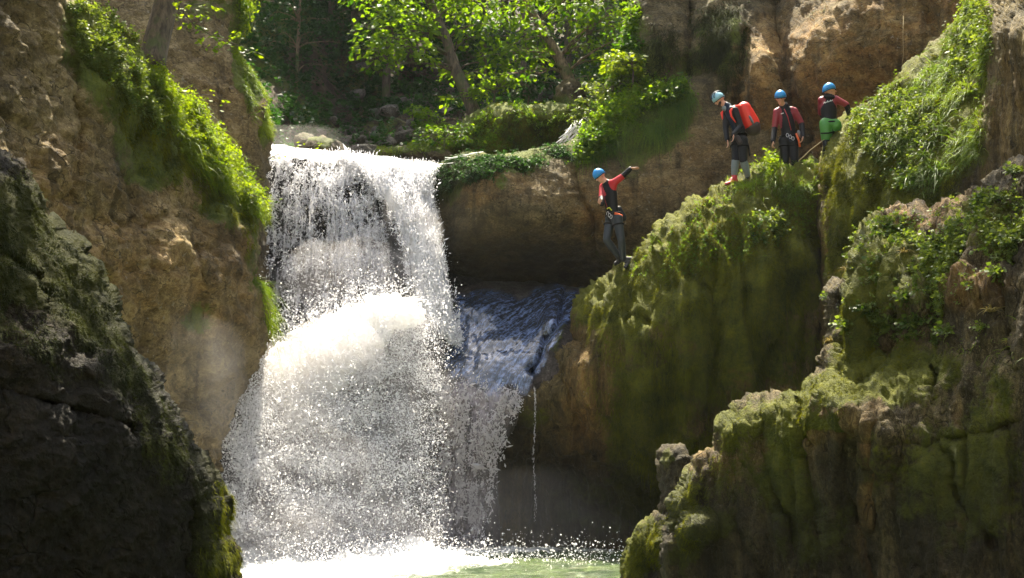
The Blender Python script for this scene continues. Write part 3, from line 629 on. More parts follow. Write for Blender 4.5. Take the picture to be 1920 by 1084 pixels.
# opaque core of the burst, a soft pillow of foam
def foam_blob(name, poly, Y, rpx, rm, seed, label, amp=.22, step=4, mat=None, thick=.5, tilt=0., y0=0):
    o = rock(name, poly, [(a, b, Y+(i % 3)*.03-tilt*(b-y0)/100) for i, (a, b) in enumerate(poly)]+[(sum(p[0] for p in poly)/len(poly), sum(p[1] for p in poly)/len(poly), Y-.1-tilt*(sum(p[1] for p in poly)/len(poly)-y0)/100)], mat or M_foam, rpx=rpx, rm=rm, thick=thick,
             step=step, amp=amp, scale=2.2, fine=.06, seed=seed, rough=.12)
    return stuff(o, label)
foam_blob('water_burst', [(515, 650), (560, 622), (610, 600), (650, 580), (690, 562), (740, 556), (778, 565), (792, 590), (780, 615), (735, 625), (705, 650), (680, 690), (650, 705), (620, 735), (585, 745), (560, 775), (525, 785), (505, 740), (502, 690)], 24.95, 30, .25, 51, 'dense white burst where the main stream strikes the rocks', tilt=.42, y0=555)
# foam at the foot
foam_blob('foam', [(420, 990), (450, 985), (490, 1000), (520, 1022), (560, 1040), (600, 1046), (650, 1040), (700, 1032), (735, 1018), (765, 1012), (800, 1024), (840, 1040), (900, 1048), (950, 1055), (960, 1075), (850, 1110), (600, 1130), (420, 1130)], 23.9, 20, .3, 52, 'white boiling foam at the foot of the waterfall', amp=.3, tilt=2.2, y0=990)
n = 8000
C = np.stack([rng.normal(-2.9, 1.6, n), rng.normal(22.9, .7, n), np.abs(rng.normal(0, .2, n))+.02], -1)
C[:, 0] = np.where(rng.uniform(0, 1, n) < .18, rng.uniform(-3, 1.8, n), C[:, 0])
r = np.clip(lognorm(n, .007, .45), .003, .022)
M_veil = white_water('spray_veil', .5, (.55, .53, .53), streak_alpha(.40, .66, 3.5, .9, .85))
for dy_ in (.55, .15):
    g2 = tuple([(a, b, c+dy_) for a, b, c in gg] for gg in G['spray'])
    tag(sheet('spray_veil', *g2, M_veil, seed=30+dy_, bulge=.2, wob=.3, ripple=(2, .8)), kind='structure')
stuff(droplets('foam_drops', C, rng.normal(size=(n, 3)), r, r*1.6, M_drop), 'splashing white drops above the foaming pool')
# water film over the slab, the sky's blue reflection painted into its colour
m, nt, b = newmat('water_film'); g = NB(nt)
pos = g.n('ShaderNodeNewGeometry').outputs['Position']
fl = g.mapped(g.n('ShaderNodeMapping', Vector=pos, Rotation=(0, 0, math.radians(-40))).outputs[0], (1.1, 7.5, 1.3))
n1 = g.noise(fl, 2.2, 8, .7, dist=.6); n2 = g.noise(pos, 17, 4, .7)
f = g.math('ADD', g.math('MULTIPLY', n1, .65), g.math('MULTIPLY', n2, .35))
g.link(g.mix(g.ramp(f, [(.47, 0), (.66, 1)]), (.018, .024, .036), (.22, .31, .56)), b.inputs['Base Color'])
b.inputs['Roughness'].default_value = .2; b.inputs['IOR'].default_value = 1.33; b.inputs['Specular IOR Level'].default_value = .8
b.inputs['Coat Weight'].default_value = 1.; b.inputs['Coat Roughness'].default_value = .1
g.link(g.n('ShaderNodeBump', Strength=.55, Distance=.04, Height=f).outputs[0], b.inputs['Normal'])
ed = g.n('ShaderNodeAttribute', _attribute_name='edge').outputs['Fac']
al = g.ramp(g.math('ADD', g.math('MULTIPLY', ed, .75), g.math('MULTIPLY', f, .5)), [(.42, 0), (.6, 1)])
tp = g.n('ShaderNodeBsdfTransparent'); mx = g.n('ShaderNodeMixShader', Fac=al, i1=tp.outputs[0], i2=b.outputs[0]); g.link(mx.outputs[0], nt.nodes['Material Output'].inputs['Surface'])
M_film = m
def film(key, poly, name, mat, off, label=None, cond=None, amp=.007):
    S = SURF[key]; step = S['step']
    V, N, px, py = S['V'], S['N'], S['px'], S['py']
    ok = inside(px, py, poly)
    if cond is not None: ok &= cond(V, N, px, py)
    # rebuild a grid over the surface points
    gxi = np.round((px-px.min())/step).astype(int); gyi = np.round((py-py.min())/step).astype(int)
    lut = {}
    for k in np.nonzero(ok)[0]: lut[(gxi[k], gyi[k])] = k
    F = []
    for (a, b_), k in lut.items():
        k2 = lut.get((a+1, b_)); k3 = lut.get((a+1, b_+1)); k4 = lut.get((a, b_+1))
        if k2 is not None and k3 is not None and k4 is not None: F.append((k, k4, k3, k2))
    F = np.array(F); used = np.unique(F); rm_ = -np.ones(len(V), int); rm_[used] = np.arange(len(used)); F = rm_[F]
    Vn = V[used] + N[used]*off; Vn += N[used]*(amp*fbm(Vn*np.array([5, 3, 2.]), 4, .6, True))[:, None]
    e = np.clip(polydist(px[used], py[used], poly)[0]/26, 0, 1)
    return np_mesh(name, Vn, [F], mat, True, {'edge': e})
o = film('SL', roughen([(842, 560), (870, 548), (930, 540), (1000, 536), (1060, 538), (1108, 546), (1150, 566), (1130, 600), (1100, 612), (1060, 622), (1050, 650), (1030, 690), (1004, 722), (985, 760), (950, 735), (925, 770), (890, 730), (860, 760), (830, 706), (826, 660), (840, 600)], .16, 3, 5), 'water_film', M_film, .035)
tag(o, kind='structure')
M_curt = white_water('thin_water_curtain', .35, (.62, .57, .62), streak_alpha(.36, .62, 4.5, .8, .8))
o = film('SL', roughen([(790, 700), (830, 706), (900, 722), (960, 726), (1000, 722), (985, 745), (960, 790), (932, 850), (925, 900), (930, 960), (905, 1060), (790, 1060)], .08, 3, 6), 'water_curtain', M_curt, .06, amp=.08)
tag(o, kind='structure')
# small side stream by the mossy ledge, and the thin trickle in the hollow
def tube(pts, r, seg=5):
    pts = [Vector(p) for p in pts]; V = []; F = []
    rr = r if isinstance(r, (list, tuple)) else [r]*len(pts)
    for i, p in enumerate(pts):
        t = (pts[min(i+1, len(pts)-1)]-pts[max(i-1, 0)]).normalized()
        x = t.cross(Vector((.3, .9, .2))).normalized(); y = t.cross(x)
        for k in range(seg):
            a = 2*math.pi*k/seg; V.append(p+(x*math.cos(a)+y*math.sin(a))*rr[i])
        if i:
            for k in range(seg): F.append(((i-1)*seg+k, (i-1)*seg+(k+1) % seg, i*seg+(k+1) % seg, i*seg+k))
    V.append(pts[0]); V.append(pts[-1])
    for k in range(seg):
        F.append((len(V)-2, (k+1) % seg, k, k)); n0 = (len(pts)-1)*seg; F.append((len(V)-1, n0+k, n0+(k+1) % seg, n0+(k+1) % seg))
    q = [f for f in F if len(set(f)) == 4]; t3 = [tuple(dict.fromkeys(f)) for f in F if len(set(f)) == 3]
    return np.array([tuple(v) for v in V]), np.array(q).reshape(-1, 4), np.array(t3).reshape(-1, 3)
def multi(tubes):
    Vs, Qs, Ts = [], [], []; o_ = 0
    for V, q, t in tubes:
        Vs.append(V); Qs.append(q+o_); Ts.append(t+o_); o_ += len(V)
    return np.concatenate(Vs), [np.concatenate(Qs), np.concatenate(Ts)]
ts = []
for k in range(34):
    a = random.uniform(-14, 14)
    pts = [(1092, 222), (1085, 236), (1070, 250), (1058, 264), (1044, 275)]
    i0 = random.randint(0, 2)
    ts.append(tube([PV(x+a*.6+random.uniform(-4, 4), y+a*.3+random.uniform(-3, 3), 28.9-.12*j) for j, (x, y) in enumerate(pts[i0:i0+3])], random.uniform(.004, .012)))
for (x0_, y0_, x1_, y1_) in ((835, 300, 905, 292), (870, 318, 930, 306), (930, 300, 1010, 290), (890, 326, 925, 318)):
    for k in range(4):
        dy_ = random.uniform(-6, 6)
        ts.append(tube([PV(x0_+(x1_-x0_)*f+random.uniform(-4, 4), y0_+(y1_-y0_)*f+dy_+3*math.sin(f*5+k), 27.75) for f in (0, .25, .5, .75, 1)], random.uniform(.003, .009)))
V, F = multi(ts); tag(np_mesh('side_stream', V, F, M_foam), kind='structure')
n = 230; t = rng.uniform(0, 1, n)**1.4
C = P(1002+rng.normal(0, 1.1, n)+1.5*np.sin(t*9), 728+t*250, 25.47+0*t); A = np.tile([0, 0, 1.], (n, 1))+rng.normal(0, .1, (n, 3)); r = rng.uniform(.002, .005, n)
tag(droplets('trickle', C, A, r, r*rng.uniform(3, 12, n), M_dropdim), kind='structure')
# ------------------------------------------------------------------ plants
UP = np.array([0, 0, 1.])
def unit(a): return a/(np.linalg.norm(a, axis=-1, keepdims=True)+1e-9)
def leaf_arrays(C, D, Nn, L, W, fold=.25, droop=.0):
    """pointed leaves: C base, D direction, Nn face normal, L length, W half width -> V, quads"""
    D = unit(D); S = unit(np.cross(D, Nn)); Nn = unit(np.cross(S, D)); L = L[:, None]; W = W[:, None]
    a = C; b = C+D*L*.45+S*W-Nn*W*fold; c = C+D*L-UP*droop*L; d = C+D*L*.45-S*W-Nn*W*fold; m = C+D*L*.5
    V = np.stack([a, b, c, d, m], 1).reshape(-1, 3); n = len(C)
    T = np.array([[0, 1, 2, 4], [0, 4, 2, 3]])
    return V, (np.arange(n)[:, None, None]*5+T[None]).reshape(-1, 4)
def blade_arrays(B, D, L, W, droop, seg=3):
    D = unit(D); n = len(B); rnd = rng.normal(size=(n, 3)); S = unit(np.cross(D, rnd)); rows = []
    for j in range(seg+1):
        t = j/seg
        c = B + D*(L*t)[:, None] - UP*(droop*L*t*t)[:, None]
        w = (W*(1-.92*t))[:, None]
        rows += [c+S*w, c-S*w]
    V = np.stack(rows, 1).reshape(-1, 3); k = 2*(seg+1)
    T = np.array([[2*j, 2*j+1, 2*j+3, 2*j+2] for j in range(seg)])
    return V, (np.arange(n)[:, None, None]*k+T[None]).reshape(-1, 4)
def pick(key, poly, n, moss_pow=0., nz=None, soft=25):
    S = SURF[key]; m = inside(S['px'], S['py'], poly).astype(float)
    m *= np.clip(polydist(S['px'], S['py'], poly)[0]/soft, .05, 1)
    if moss_pow: m *= np.clip(S['moss'], 0, 1)**moss_pow
    if nz is not None: m *= np.clip((S['N'][:, 2]-nz)*3, 0, 1)
    cl = fbm(S['V']*1.6+5, 4, .6); m *= np.clip(.35+2.6*cl, 0.03, 1)
    i = rng.choice(len(m), n, p=m/m.sum())
    V = S['V'][i]; w = S['step']*V[:, 1:2]/F_PX
    T1 = unit(np.cross(S['N'][i], UP)); T2 = np.cross(S['N'][i], T1)
    return V + T1*w*rng.uniform(-.6, .6, (n, 1)) + T2*w*rng.uniform(-.6, .6, (n, 1)), S['N'][i]
def blades_on(name, key, poly, n, L, W, droop, mat, label, out=.6, up=.3, moss_pow=1., nz=None, seg=2, cat='moss', jit=.5, soft=25):
    B, N = pick(key, poly, n, moss_pow, nz, soft)
    D = N*out + UP*up + rng.normal(0, jit, (n, 3))
    l = L*np.exp(rng.normal(0, .35, n)); V, F = blade_arrays(B-N*.01, D, l, W*np.ones(n), droop*rng.uniform(.5, 1.5, n), seg)
    return stuff(np_mesh(name, V, [F], mat, True), label, cat)
def sprig_arrays(B, N, L, k, leaf, wid, up=.8, out=.5, jit=.35, droop=.1):
    n = len(B); D = unit(N*out+UP*up+rng.normal(0, jit, (n, 3))); Ls = L*np.exp(rng.normal(0, .3, n))
    sv, sf = blade_arrays(B, D, Ls, np.full(n, .004), np.full(n, droop), 2)
    t = (np.arange(k)+.6)/k; side = rng.normal(size=(n, 3)); S = unit(np.cross(D, side)); S2 = np.cross(D, S)
    cs, ds = [], []
    for j in range(k):
        a = j*2.4+rng.uniform(0, .6, n)
        sd = S*np.cos(a)[:, None]+S2*np.sin(a)[:, None]
        cs.append(B+D*(Ls*t[j])[:, None]-UP*(droop*Ls*t[j]**2)[:, None]); ds.append(unit(sd+D*.5))
    C = np.concatenate(cs); DD = np.concatenate(ds); m = len(C)
    Nl = unit(UP*.9+rng.normal(0, .45, (m, 3)))
    l = leaf*np.exp(rng.normal(0, .3, m)); lv, lf = leaf_arrays(C, DD, Nl, l, l*wid, droop=.15)
    return np.concatenate([sv, lv]), np.concatenate([sf, lf+len(sv)])
def sprigs_on(name, key, poly, n, L, k, leaf, wid, mat, label, cat='plants', soft=25, moss_pow=.3, nz=None, **kw):
    B, N = pick(key, poly, n, moss_pow, nz, soft); V, F = sprig_arrays(B, N, L, k, leaf, wid, **kw)
    return stuff(np_mesh(name, V, [F], mat, True), label, cat)

L_moss = leaf_material('moss_strands', (.020, .030, .003), (.15, .165, .006), .4, (1.4, 1.25, .15), .9, 2.2)
L_mossdk = leaf_material('moss_dark', (.006, .011, .002), (.040, .048, .006), .2, (1.3, 1.2, .3), .9, 2.)
L_grass = leaf_material('grass_blades', (.05, .11, .012), (.16, .24, .03), .5)
L_herb = leaf_material('herb_leaves', (.025, .06, .010), (.15, .20, .05), .5, (1.4, 1.3, .35), .4, 2.5)
L_bright = leaf_material('rim_leaves', (.05, .10, .008), (.18, .24, .015), .6, (1.35, 1.3, .2), .45)
L_maple = leaf_material('maple_leaves', (.02, .065, .006), (.15, .25, .018), .62, (1.5, 1.4, .3), .4)
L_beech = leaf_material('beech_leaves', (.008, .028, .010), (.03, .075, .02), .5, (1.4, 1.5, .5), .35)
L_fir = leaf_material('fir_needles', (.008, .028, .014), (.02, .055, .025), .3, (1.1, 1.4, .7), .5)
L_dry = leaf_material('dry_grass', (.10, .085, .03), (.26, .22, .08), .4, (1.3, 1.1, .5), .8)

# the buttress
BUtop = [(1090, 560), (1160, 505), (1240, 425), (1330, 360), (1440, 312), (1535, 303), (1540, 420), (1520, 560), (1420, 560), (1280, 600), (1160, 640), (1110, 620)]
blades_on('moss', 'BU', BUtop, 52000, .055, .006, .7, L_moss, 'yellow green moss coating the top of the big buttress under the people')
blades_on('moss', 'BU', [(1100, 600), (1540, 450), (1560, 800), (1400, 900), (1200, 900), (1090, 760)], 20000, .08, .004, 1.4, L_moss, 'hanging moss on the side of the buttress', up=-.2)
blades_on('grass', 'BU', [(1360, 345), (1440, 310), (1530, 300), (1530, 380), (1400, 400)], 2600, .16, .006, .8, L_grass, 'grass on the crest of the buttress', up=.9, cat='grass', seg=3)
sprigs_on('herbs', 'BU', [(1400, 410), (1470, 400), (1480, 450), (1430, 480), (1400, 460)], 110, .16, 7, .05, .42, L_herb, 'small cluster of green leaves on the face of the buttress')
sprigs_on('herbs', 'BU', [(1430, 305), (1450, 300), (1470, 330), (1440, 350), (1425, 330)], 60, .2, 7, .055, .35, L_bright, 'leafy sprigs on the crest of the buttress left of the standing people')
# mossy slope on the right
RMa = [(1535, 310), (1570, 240), (1680, 150), (1790, 50), (1850, -40), (1880, 60), (1860, 260), (1780, 400), (1640, 420), (1560, 560), (1530, 440)]
blades_on('moss', 'RM', RMa, 60000, .055, .006, .6, L_moss, 'thick moss on the slope at the right of the people')
blades_on('grass', 'RM', [(1590, 220), (1690, 150), (1800, 40), (1850, -40), (1880, 100), (1850, 300), (1740, 380), (1650, 300)], 9000, .2, .006, .9, L_grass, 'long grass hanging down the mossy slope', up=.4, out=.8, cat='grass', seg=3)
sprigs_on('herbs', 'RM', [(1600, 215), (1700, 150), (1760, 200), (1740, 380), (1660, 360), (1590, 280)], 700, .14, 6, .045, .4, L_herb, 'small leafy herbs among the moss of the right slope')
sprigs_on('herbs', 'RM', [(1800, 0), (1860, -60), (1880, 100), (1840, 230), (1790, 120)], 420, .18, 7, .05, .35, L_herb, 'green herbs along the top of the right slope')
# foreground outcrop
sprigs_on('herbs', 'RF', [(1600, 440), (1660, 400), (1780, 395), (1850, 350), (1920, 300), (1960, 420), (1880, 560), (1760, 660), (1640, 640), (1590, 560)], 1500, .07, 6, .028, .5, L_herb, 'small round leaved plants covering the top of the foreground outcrop', out=.9, up=.5)
sprigs_on('herbs', 'RF', [(1780, 400), (1850, 390), (1880, 450), (1830, 500), (1790, 470)], 420, .06, 6, .026, .5, L_herb, 'dense cushion of leaves on the foreground outcrop', out=.9, up=.5, soft=8)
blades_on('moss', 'RF', [(1560, 540), (1620, 430), (1800, 400), (1920, 320), (1960, 600), (1700, 720), (1400, 900), (1270, 1080), (1262, 920), (1400, 750), (1540, 700)], 50000, .03, .0035, .6, L_moss, 'short moss on the ridges of the foreground outcrop')
blades_on('grass', 'RF', [(1600, 500), (1700, 400), (1900, 330), (1960, 700), (1700, 650)], 900, .11, .004, .9, L_grass, 'thin grass on the foreground outcrop', up=.7, cat='grass', seg=3)
blades_on('moss', 'SR', [(1160, 1100), (1180, 990), (1240, 940), (1300, 940), (1300, 1100)], 9000, .04, .004, .8, L_moss, 'green moss on the small rock by the pool')
# dark boulder, left
blades_on('moss', 'LB', [(0, 290), (60, 330), (110, 430), (200, 500), (240, 650), (330, 760), (440, 1084), (340, 1084), (240, 760), (60, 720), (-40, 700)], 70000, .035, .003, .7, L_mossdk, 'dark moss coating the upper half of the boulder', moss_pow=.8)
blades_on('moss', 'LB', [(385, 900), (425, 900), (450, 1084), (360, 1084)], 9000, .035, .004, 1.0, L_moss, 'bright moss strip on the right edge of the dark boulder', moss_pow=0)
# left cliff rim
RIM = [(285, 130), (330, 180), (375, 235), (425, 282), (462, 330), (492, 385), (494, 418), (450, 400), (400, 350), (340, 300), (300, 230), (270, 150)]
sprigs_on('rim_plants', 'LC', RIM, 3800, .17, 9, .045, .3, L_bright, 'sunlit yellow green herbs hanging over the rim of the left cliff', moss_pow=.1, soft=10, up=.6, out=.5)
blades_on('rim_grass', 'LC', RIM, 9000, .24, .006, .8, L_bright, 'yellow green grass on the rim of the left cliff', up=.7, cat='grass', seg=3, moss_pow=.1, soft=10)
sprigs_on('rim_plants', 'LC', [(120, -20), (190, 30), (270, 100), (310, 160), (300, 270), (230, 220), (150, 120)], 2000, .13, 8, .04, .32, L_herb, 'shaded green herbs below the tree on the left cliff', moss_pow=.3)
blades_on('moss', 'LC', [(120, -20), (290, 120), (400, 240), (480, 380), (480, 520), (400, 430), (280, 330), (180, 200)], 30000, .07, .005, .9, L_moss, 'moss on the left cliff below the rim plants', up=0)
blades_on('grass', 'LC', [(470, 520), (482, 520), (505, 600), (500, 625), (480, 580)], 500, .26, .005, 1.0, L_bright, 'tuft of long grass hanging from the left cliff beside the fall', up=-.1, out=.6, cat='grass', seg=4, moss_pow=0, soft=3, jit=.3)
blades_on('moss', 'LK', [(420, 80), (450, 90), (505, 200), (515, 260), (480, 260)], 7000, .09, .006, .8, L_bright, 'sunlit moss edge of the column behind the left cliff', moss_pow=.3, soft=4, cat='moss')
sprigs_on('rim_plants', 'LK', [(430, -30), (455, 0), (455, 60), (442, 60)], 160, .22, 8, .06, .25, L_bright, 'bright hanging leaves high on the column', moss_pow=0, soft=3, up=-.2)
# mossy ledge and overhang lip
blades_on('moss', 'MH', [(800, 290), (850, 240), (940, 190), (1100, 195), (1105, 270), (1000, 305), (830, 310)], 40000, .09, .007, .9, L_moss, 'moss cushion over the ledge above the overhang', moss_pow=0)
blades_on('moss', 'EW', [(800, 330), (840, 290), (1060, 268), (1090, 300), (1000, 320), (860, 350), (810, 380)], 26000, .12, .006, 1.2, L_mossdk, 'moss fringe hanging from the lip of the brown overhang', up=-.1)
blades_on('grass', 'EW', [(1070, 310), (1090, 250), (1160, 190), (1290, 150), (1320, 200), (1260, 260), (1150, 280), (1090, 320)], 6500, .24, .006, 1.3, L_grass, 'long green grass hanging over the wall behind the jumping person', up=.1, out=.8, cat='grass', seg=3, moss_pow=.5)
sprigs_on('hanging_plants', 'EW', [(1150, 195), (1200, 165), (1290, 150), (1290, 190), (1200, 225), (1130, 290), (1075, 318), (1080, 280), (1110, 230)], 1500, .26, 9, .06, .36, L_maple, 'bright green leafy plants cascading diagonally down the wall behind the jumping person', moss_pow=.2, up=.2, out=.8, jit=.5)
sprigs_on('hanging_plants', 'EW', [(1150, 195), (1230, 160), (1240, 190), (1130, 280), (1085, 300), (1110, 230)], 500, .2, 8, .05, .3, L_bright, 'sunlit yellow green sprigs among the cascading plants', moss_pow=.2, up=.5, out=.8, jit=.5)
blades_on('moss', 'RC', [(1150, 200), (1190, 60), (1400, -20), (1420, 100), (1300, 260)], 14000, .12, .008, 1.1, L_mossdk, 'dark moss on the upper right cliff', moss_pow=1, up=0)
sprigs_on('herbs', 'RC', [(1140, 180), (1170, 80), (1200, 0), (1220, 100), (1200, 200)], 500, .3, 8, .075, .4, L_maple, 'leafy shoots hanging on the left edge of the upper right cliff', moss_pow=0)

sprigs_on('ferns', 'EW', [(805, 330), (840, 290), (1060, 268), (1085, 300), (1000, 330), (860, 352), (812, 370)], 1300, .14, 10, .035, .3, L_beech, 'dark green ferns draping over the lip of the brown overhang', moss_pow=.3, up=0, out=.8, jit=.5, droop=.6)
sprigs_on('ferns', 'MH', [(800, 295), (850, 235), (940, 192), (1100, 195), (1105, 270), (1000, 305)], 1300, .13, 9, .04, .32, L_maple, 'green ferns over the mossy ledge', moss_pow=0, up=.3, jit=.5)
sprigs_on('ferns', 'BU', [(1240, 430), (1360, 350), (1530, 305), (1530, 440), (1420, 500), (1300, 520), (1200, 540), (1150, 530)], 900, .07, 8, .022, .3, L_maple, 'tiny ferns and leaf rosettes in the moss of the buttress', moss_pow=.5, up=.1, out=.8, jit=.6)
# ------------------------------------------------------------------ single plants (things)
def plant_mesh(kind, seed, size):
    global rng
    keep = rng; rng = np.random.default_rng(seed)
    if kind == 'tuft':
        n = 46; B = rng.normal(0, .02, (n, 3))*size/.3; B[:, 2] = 0
        D = np.stack([rng.normal(0, .5, n), rng.normal(-.25, .45, n), rng.uniform(.5, 1.1, n)], -1)
        V, F = blade_arrays(B, D, size*rng.uniform(.5, 1.2, n), np.full(n, .0065*size/.3+.002), rng.uniform(.4, 1.1, n), 5)
    else:
        n = 14; B = rng.normal(0, .03, (n, 3)); B[:, 2] = 0
        V, F = sprig_arrays(B, np.tile([0, -.5, .3], (n, 1)), size, 8, size*.33, .42, up=.8, jit=.55)
    rng = keep
    return V, F
def put_plants(name, key, spots, kind, size, mat, labels, cat, group):
    V, F = plant_mesh(kind, 5, size)
    proto = np_mesh(name, V, [F], mat, True); first = True
    S = SURF[key]
    for (x, y), lab in zip(spots, labels):
        i = np.argmin((S['px']-x)**2+(S['py']-y)**2); p = S['V'][i]
        if first: o = proto; o.name = name; first = False
        else: o = proto.copy(); COL.objects.link(o)
        o.location = (float(p[0]), float(p[1])-.02, float(p[2])-.02); s = random.uniform(.75, 1.25); o.scale = (s, s, s); o.rotation_euler = (0, 0, random.uniform(-1, 1))
        tag(o, lab, cat, group)
put_plants('grass_tuft', 'RM', [(1735, 300), (1760, 325), (1800, 300), (1690, 290), (1820, 180), (1775, 250), (1710, 345), (1755, 130)], 'tuft', .42, L_grass,
           ['arching green grass tuft in the centre of the mossy right slope', 'grass tuft just below the arching one on the right slope', 'grass tuft near the brown wall at the right edge of the slope',
            'short grass tuft left of the arching tuft on the slope', 'grass tuft high up beside the dark brown wall', 'grass tuft above the arching one on the mossy slope', 'lowest grass tuft on the mossy right slope', 'topmost grass tuft near the safety rope'], 'grass', 'grass tufts on the mossy slope')
put_plants('grass_tuft', 'RF', [(1865, 590), (1900, 640), (1585, 505), (1680, 415), (1575, 640), (1700, 480)], 'tuft', .24, L_dry,
           ['pale drooping grass tuft on the right side of the foreground outcrop', 'drooping grass tuft at the right frame edge of the outcrop', 'grass tuft on the left shoulder of the foreground outcrop', 'grass tuft on the sunlit crown of the outcrop', 'small white tuft low on the left flank of the outcrop', 'grass tuft among the round leaves of the outcrop'], 'grass', 'pale grass tufts on the foreground outcrop')
sp = [(1625, 470), (1650, 520), (1620, 580), (1700, 560), (1740, 470), (1760, 500), (1670, 600), (1600, 610), (1580, 580), (1720, 610), (1790, 630), (1850, 620), (1890, 380), (1850, 380), (1910, 330), (1820, 430), (1900, 460), (1640, 640), (1560, 560), (1880, 520)]
wh = ['on the left flank', 'below the crown', 'midway down the left ridge', 'in the middle gully', 'beside the leaf cushion', 'under the leaf cushion', 'in the lower gully', 'at the left edge, low', 'at the left edge, high', 'above the smooth boulder', 'on the smooth boulder top', 'beside the pale grass', 'near the right crest', 'on the stepped crest', 'at the topmost corner', 'right above the leaf cushion', 'right of the leaf cushion', 'at the foot of the ridge', 'on the outermost left step', 'on the shaded right wall']
put_plants('leafy_plant', 'RF', sp, 'herb', .12, L_herb, ['small leafy plant %s of the foreground outcrop' % w_ for w_ in wh], 'plant', 'small leafy plants on the foreground outcrop')

# ------------------------------------------------------------------ trees
M_bark = bark_material('bark_dark'); M_bark2 = bark_material('bark_light', (.05, .035, .022), (.24, .17, .10))
def branch_path(p, d, L, n=5, wob=.18, lift=0.):
    pts = [Vector(p)]; d = Vector(d).normalized()
    for i in range(n):
        d = (d+Vector((random.gauss(0, wob), random.gauss(0, wob), random.gauss(0, wob)+lift))).normalized(); pts.append(pts[-1]+d*L/n)
    return pts
def spray(centers, rad, n, leaf, wid=.42, flat=.25):
    """layered sprays of leaves round the given centres"""
    C = []; Dn = []
    for c, r in zip(centers, rad):
        k = max(4, int(n*(r/.6)**2))
        a = rng.uniform(0, 2*np.pi, k); q = np.sqrt(rng.uniform(0, 1, k))*r
        lay = rng.integers(0, 3, k)*.13*r/.6
        C.append(np.array(c)+np.stack([np.cos(a)*q, np.sin(a)*q, rng.normal(0, flat*.3, k)*r+lay-.25*q*q/r], -1)); Dn.append(np.stack([np.cos(a), np.sin(a), rng.normal(-.3, .3, k)], -1)+rng.normal(0, .5, (k, 3)))
    C = np.concatenate(C); Dn = np.concatenate(Dn); m = len(C)
    l = leaf*np.exp(rng.normal(0, .25, m))
    return leaf_arrays(C, Dn, UP+rng.normal(0, .38, (m, 3)), l, l*wid, droop=.2)
def make_tree(name, trunk, r0, r1, centers, rads, n, leaf, mat, bark, label, cat='tree', group=None, limbs=True):
    base = Vector(trunk[0]); root = empty(name, base); tag(root, label, cat, group)
    tl = len(trunk); ts = [tube(trunk, [r0+(r1-r0)*i/(tl-1) for i in range(tl)], 8)]
    if limbs:
        for c in centers:
            c = Vector(c); cand = [p for p in trunk if p.z < c.z+.2] or [trunk[0]]
            q = min(cand, key=lambda p: (p-c).length); mid = (q+c)/2+Vector((random.gauss(0, .1), random.gauss(0, .1), .12))
            L = (c-q).length; ra = min(r0*.5, .012+.016*L)
            ts.append(tube([q, (q+mid)/2+Vector((0, 0, .05)), mid, (mid+c)/2+Vector((0, 0, .04)), c], [ra, ra*.8, ra*.6, ra*.4, ra*.2], 5))
            for k in range(3): ts.append(tube([mid+(c-mid)*random.uniform(.2, .9), c+Vector((random.uniform(-.4, .4), random.uniform(-.4, .4), random.uniform(-.1, .12)))], [ra*.3, .003], 4))
    V, F = multi(ts); t = np_mesh('trunk', V-np.array(base), F, bark, True); t.parent = root
    V, F = spray(centers, rads, n, leaf); c = np_mesh('crown', V-np.array(base), [F], mat, True); c.parent = root
    return root
def px_tree(name, tp, Y, r0, r1, cl, n, leaf, mat, bark, label, **kw):
    trunk = [PV(x, y, Y+i*.1) for i, (x, y) in enumerate(tp)]
    cs = [PV(x, y, Y+dy) for (x, y, dy, r) in cl]; return make_tree(name, trunk, r0, r1, cs, [c[3] for c in cl], n, leaf, mat, bark, label, **kw)
px_tree('maple_tree', [(896, 232), (885, 200), (872, 170), (856, 135), (846, 105), (838, 75), (820, 35), (800, -10), (780, -70)], 31.2, .17, .09,
        [(700, 92, -.6, .55), (735, 72, -.4, .6), (770, 100, -.3, .6), (715, 122, -.6, .4), (760, 45, 0, .7), (795, 60, .4, .5), (850, 30, .9, .7), (885, 10, 1., .7), (900, 70, .3, .6), (930, 45, 0, .6), (690, 55, 0, .4), (820, -20, .9, .8),
         (845, 140, .6, .35), (895, 150, .9, .4), (800, 120, -.4, .3), (760, -30, .5, .9), (700, -10, .5, .8), (900, -40, .3, .9), (850, 190, .6, .3), (920, 120, .2, .45), (745, 20, .4, .6)], 150, .12, L_maple, M_bark, 'dark leaning maple trunk with bright green leaf sprays reaching left over the ravine')
px_tree('maple_tree', [(1072, 162), (1062, 138), (1048, 108), (1030, 78), (1010, 45), (990, 15), (965, -30), (940, -80)], 31.6, .15, .08,
        [(1000, 55, -.5, .5), (1020, 100, .6, .5), (1075, 35, -.3, .6), (1120, 50, 0, .6), (1060, 5, .6, .7), (965, 95, -.2, .5), (935, 105, -.3, .5), (1105, 90, 0, .5), (1135, 115, .3, .45), (1150, 25, -.2, .6), (1000, 105, -.6, .4),
         (1020, -20, 0, .8), (1110, -30, 0, .9), (960, 20, .3, .6), (960, 140, .2, .45), (985, 75, -.3, .35), (1175, 70, -.6, .4), (1120, 150, -.4, .35), (1010, 140, .4, .4)], 140, .115, L_maple, M_bark2, 'leaning tree with sunlit orange bark above the pointed grey boulder')
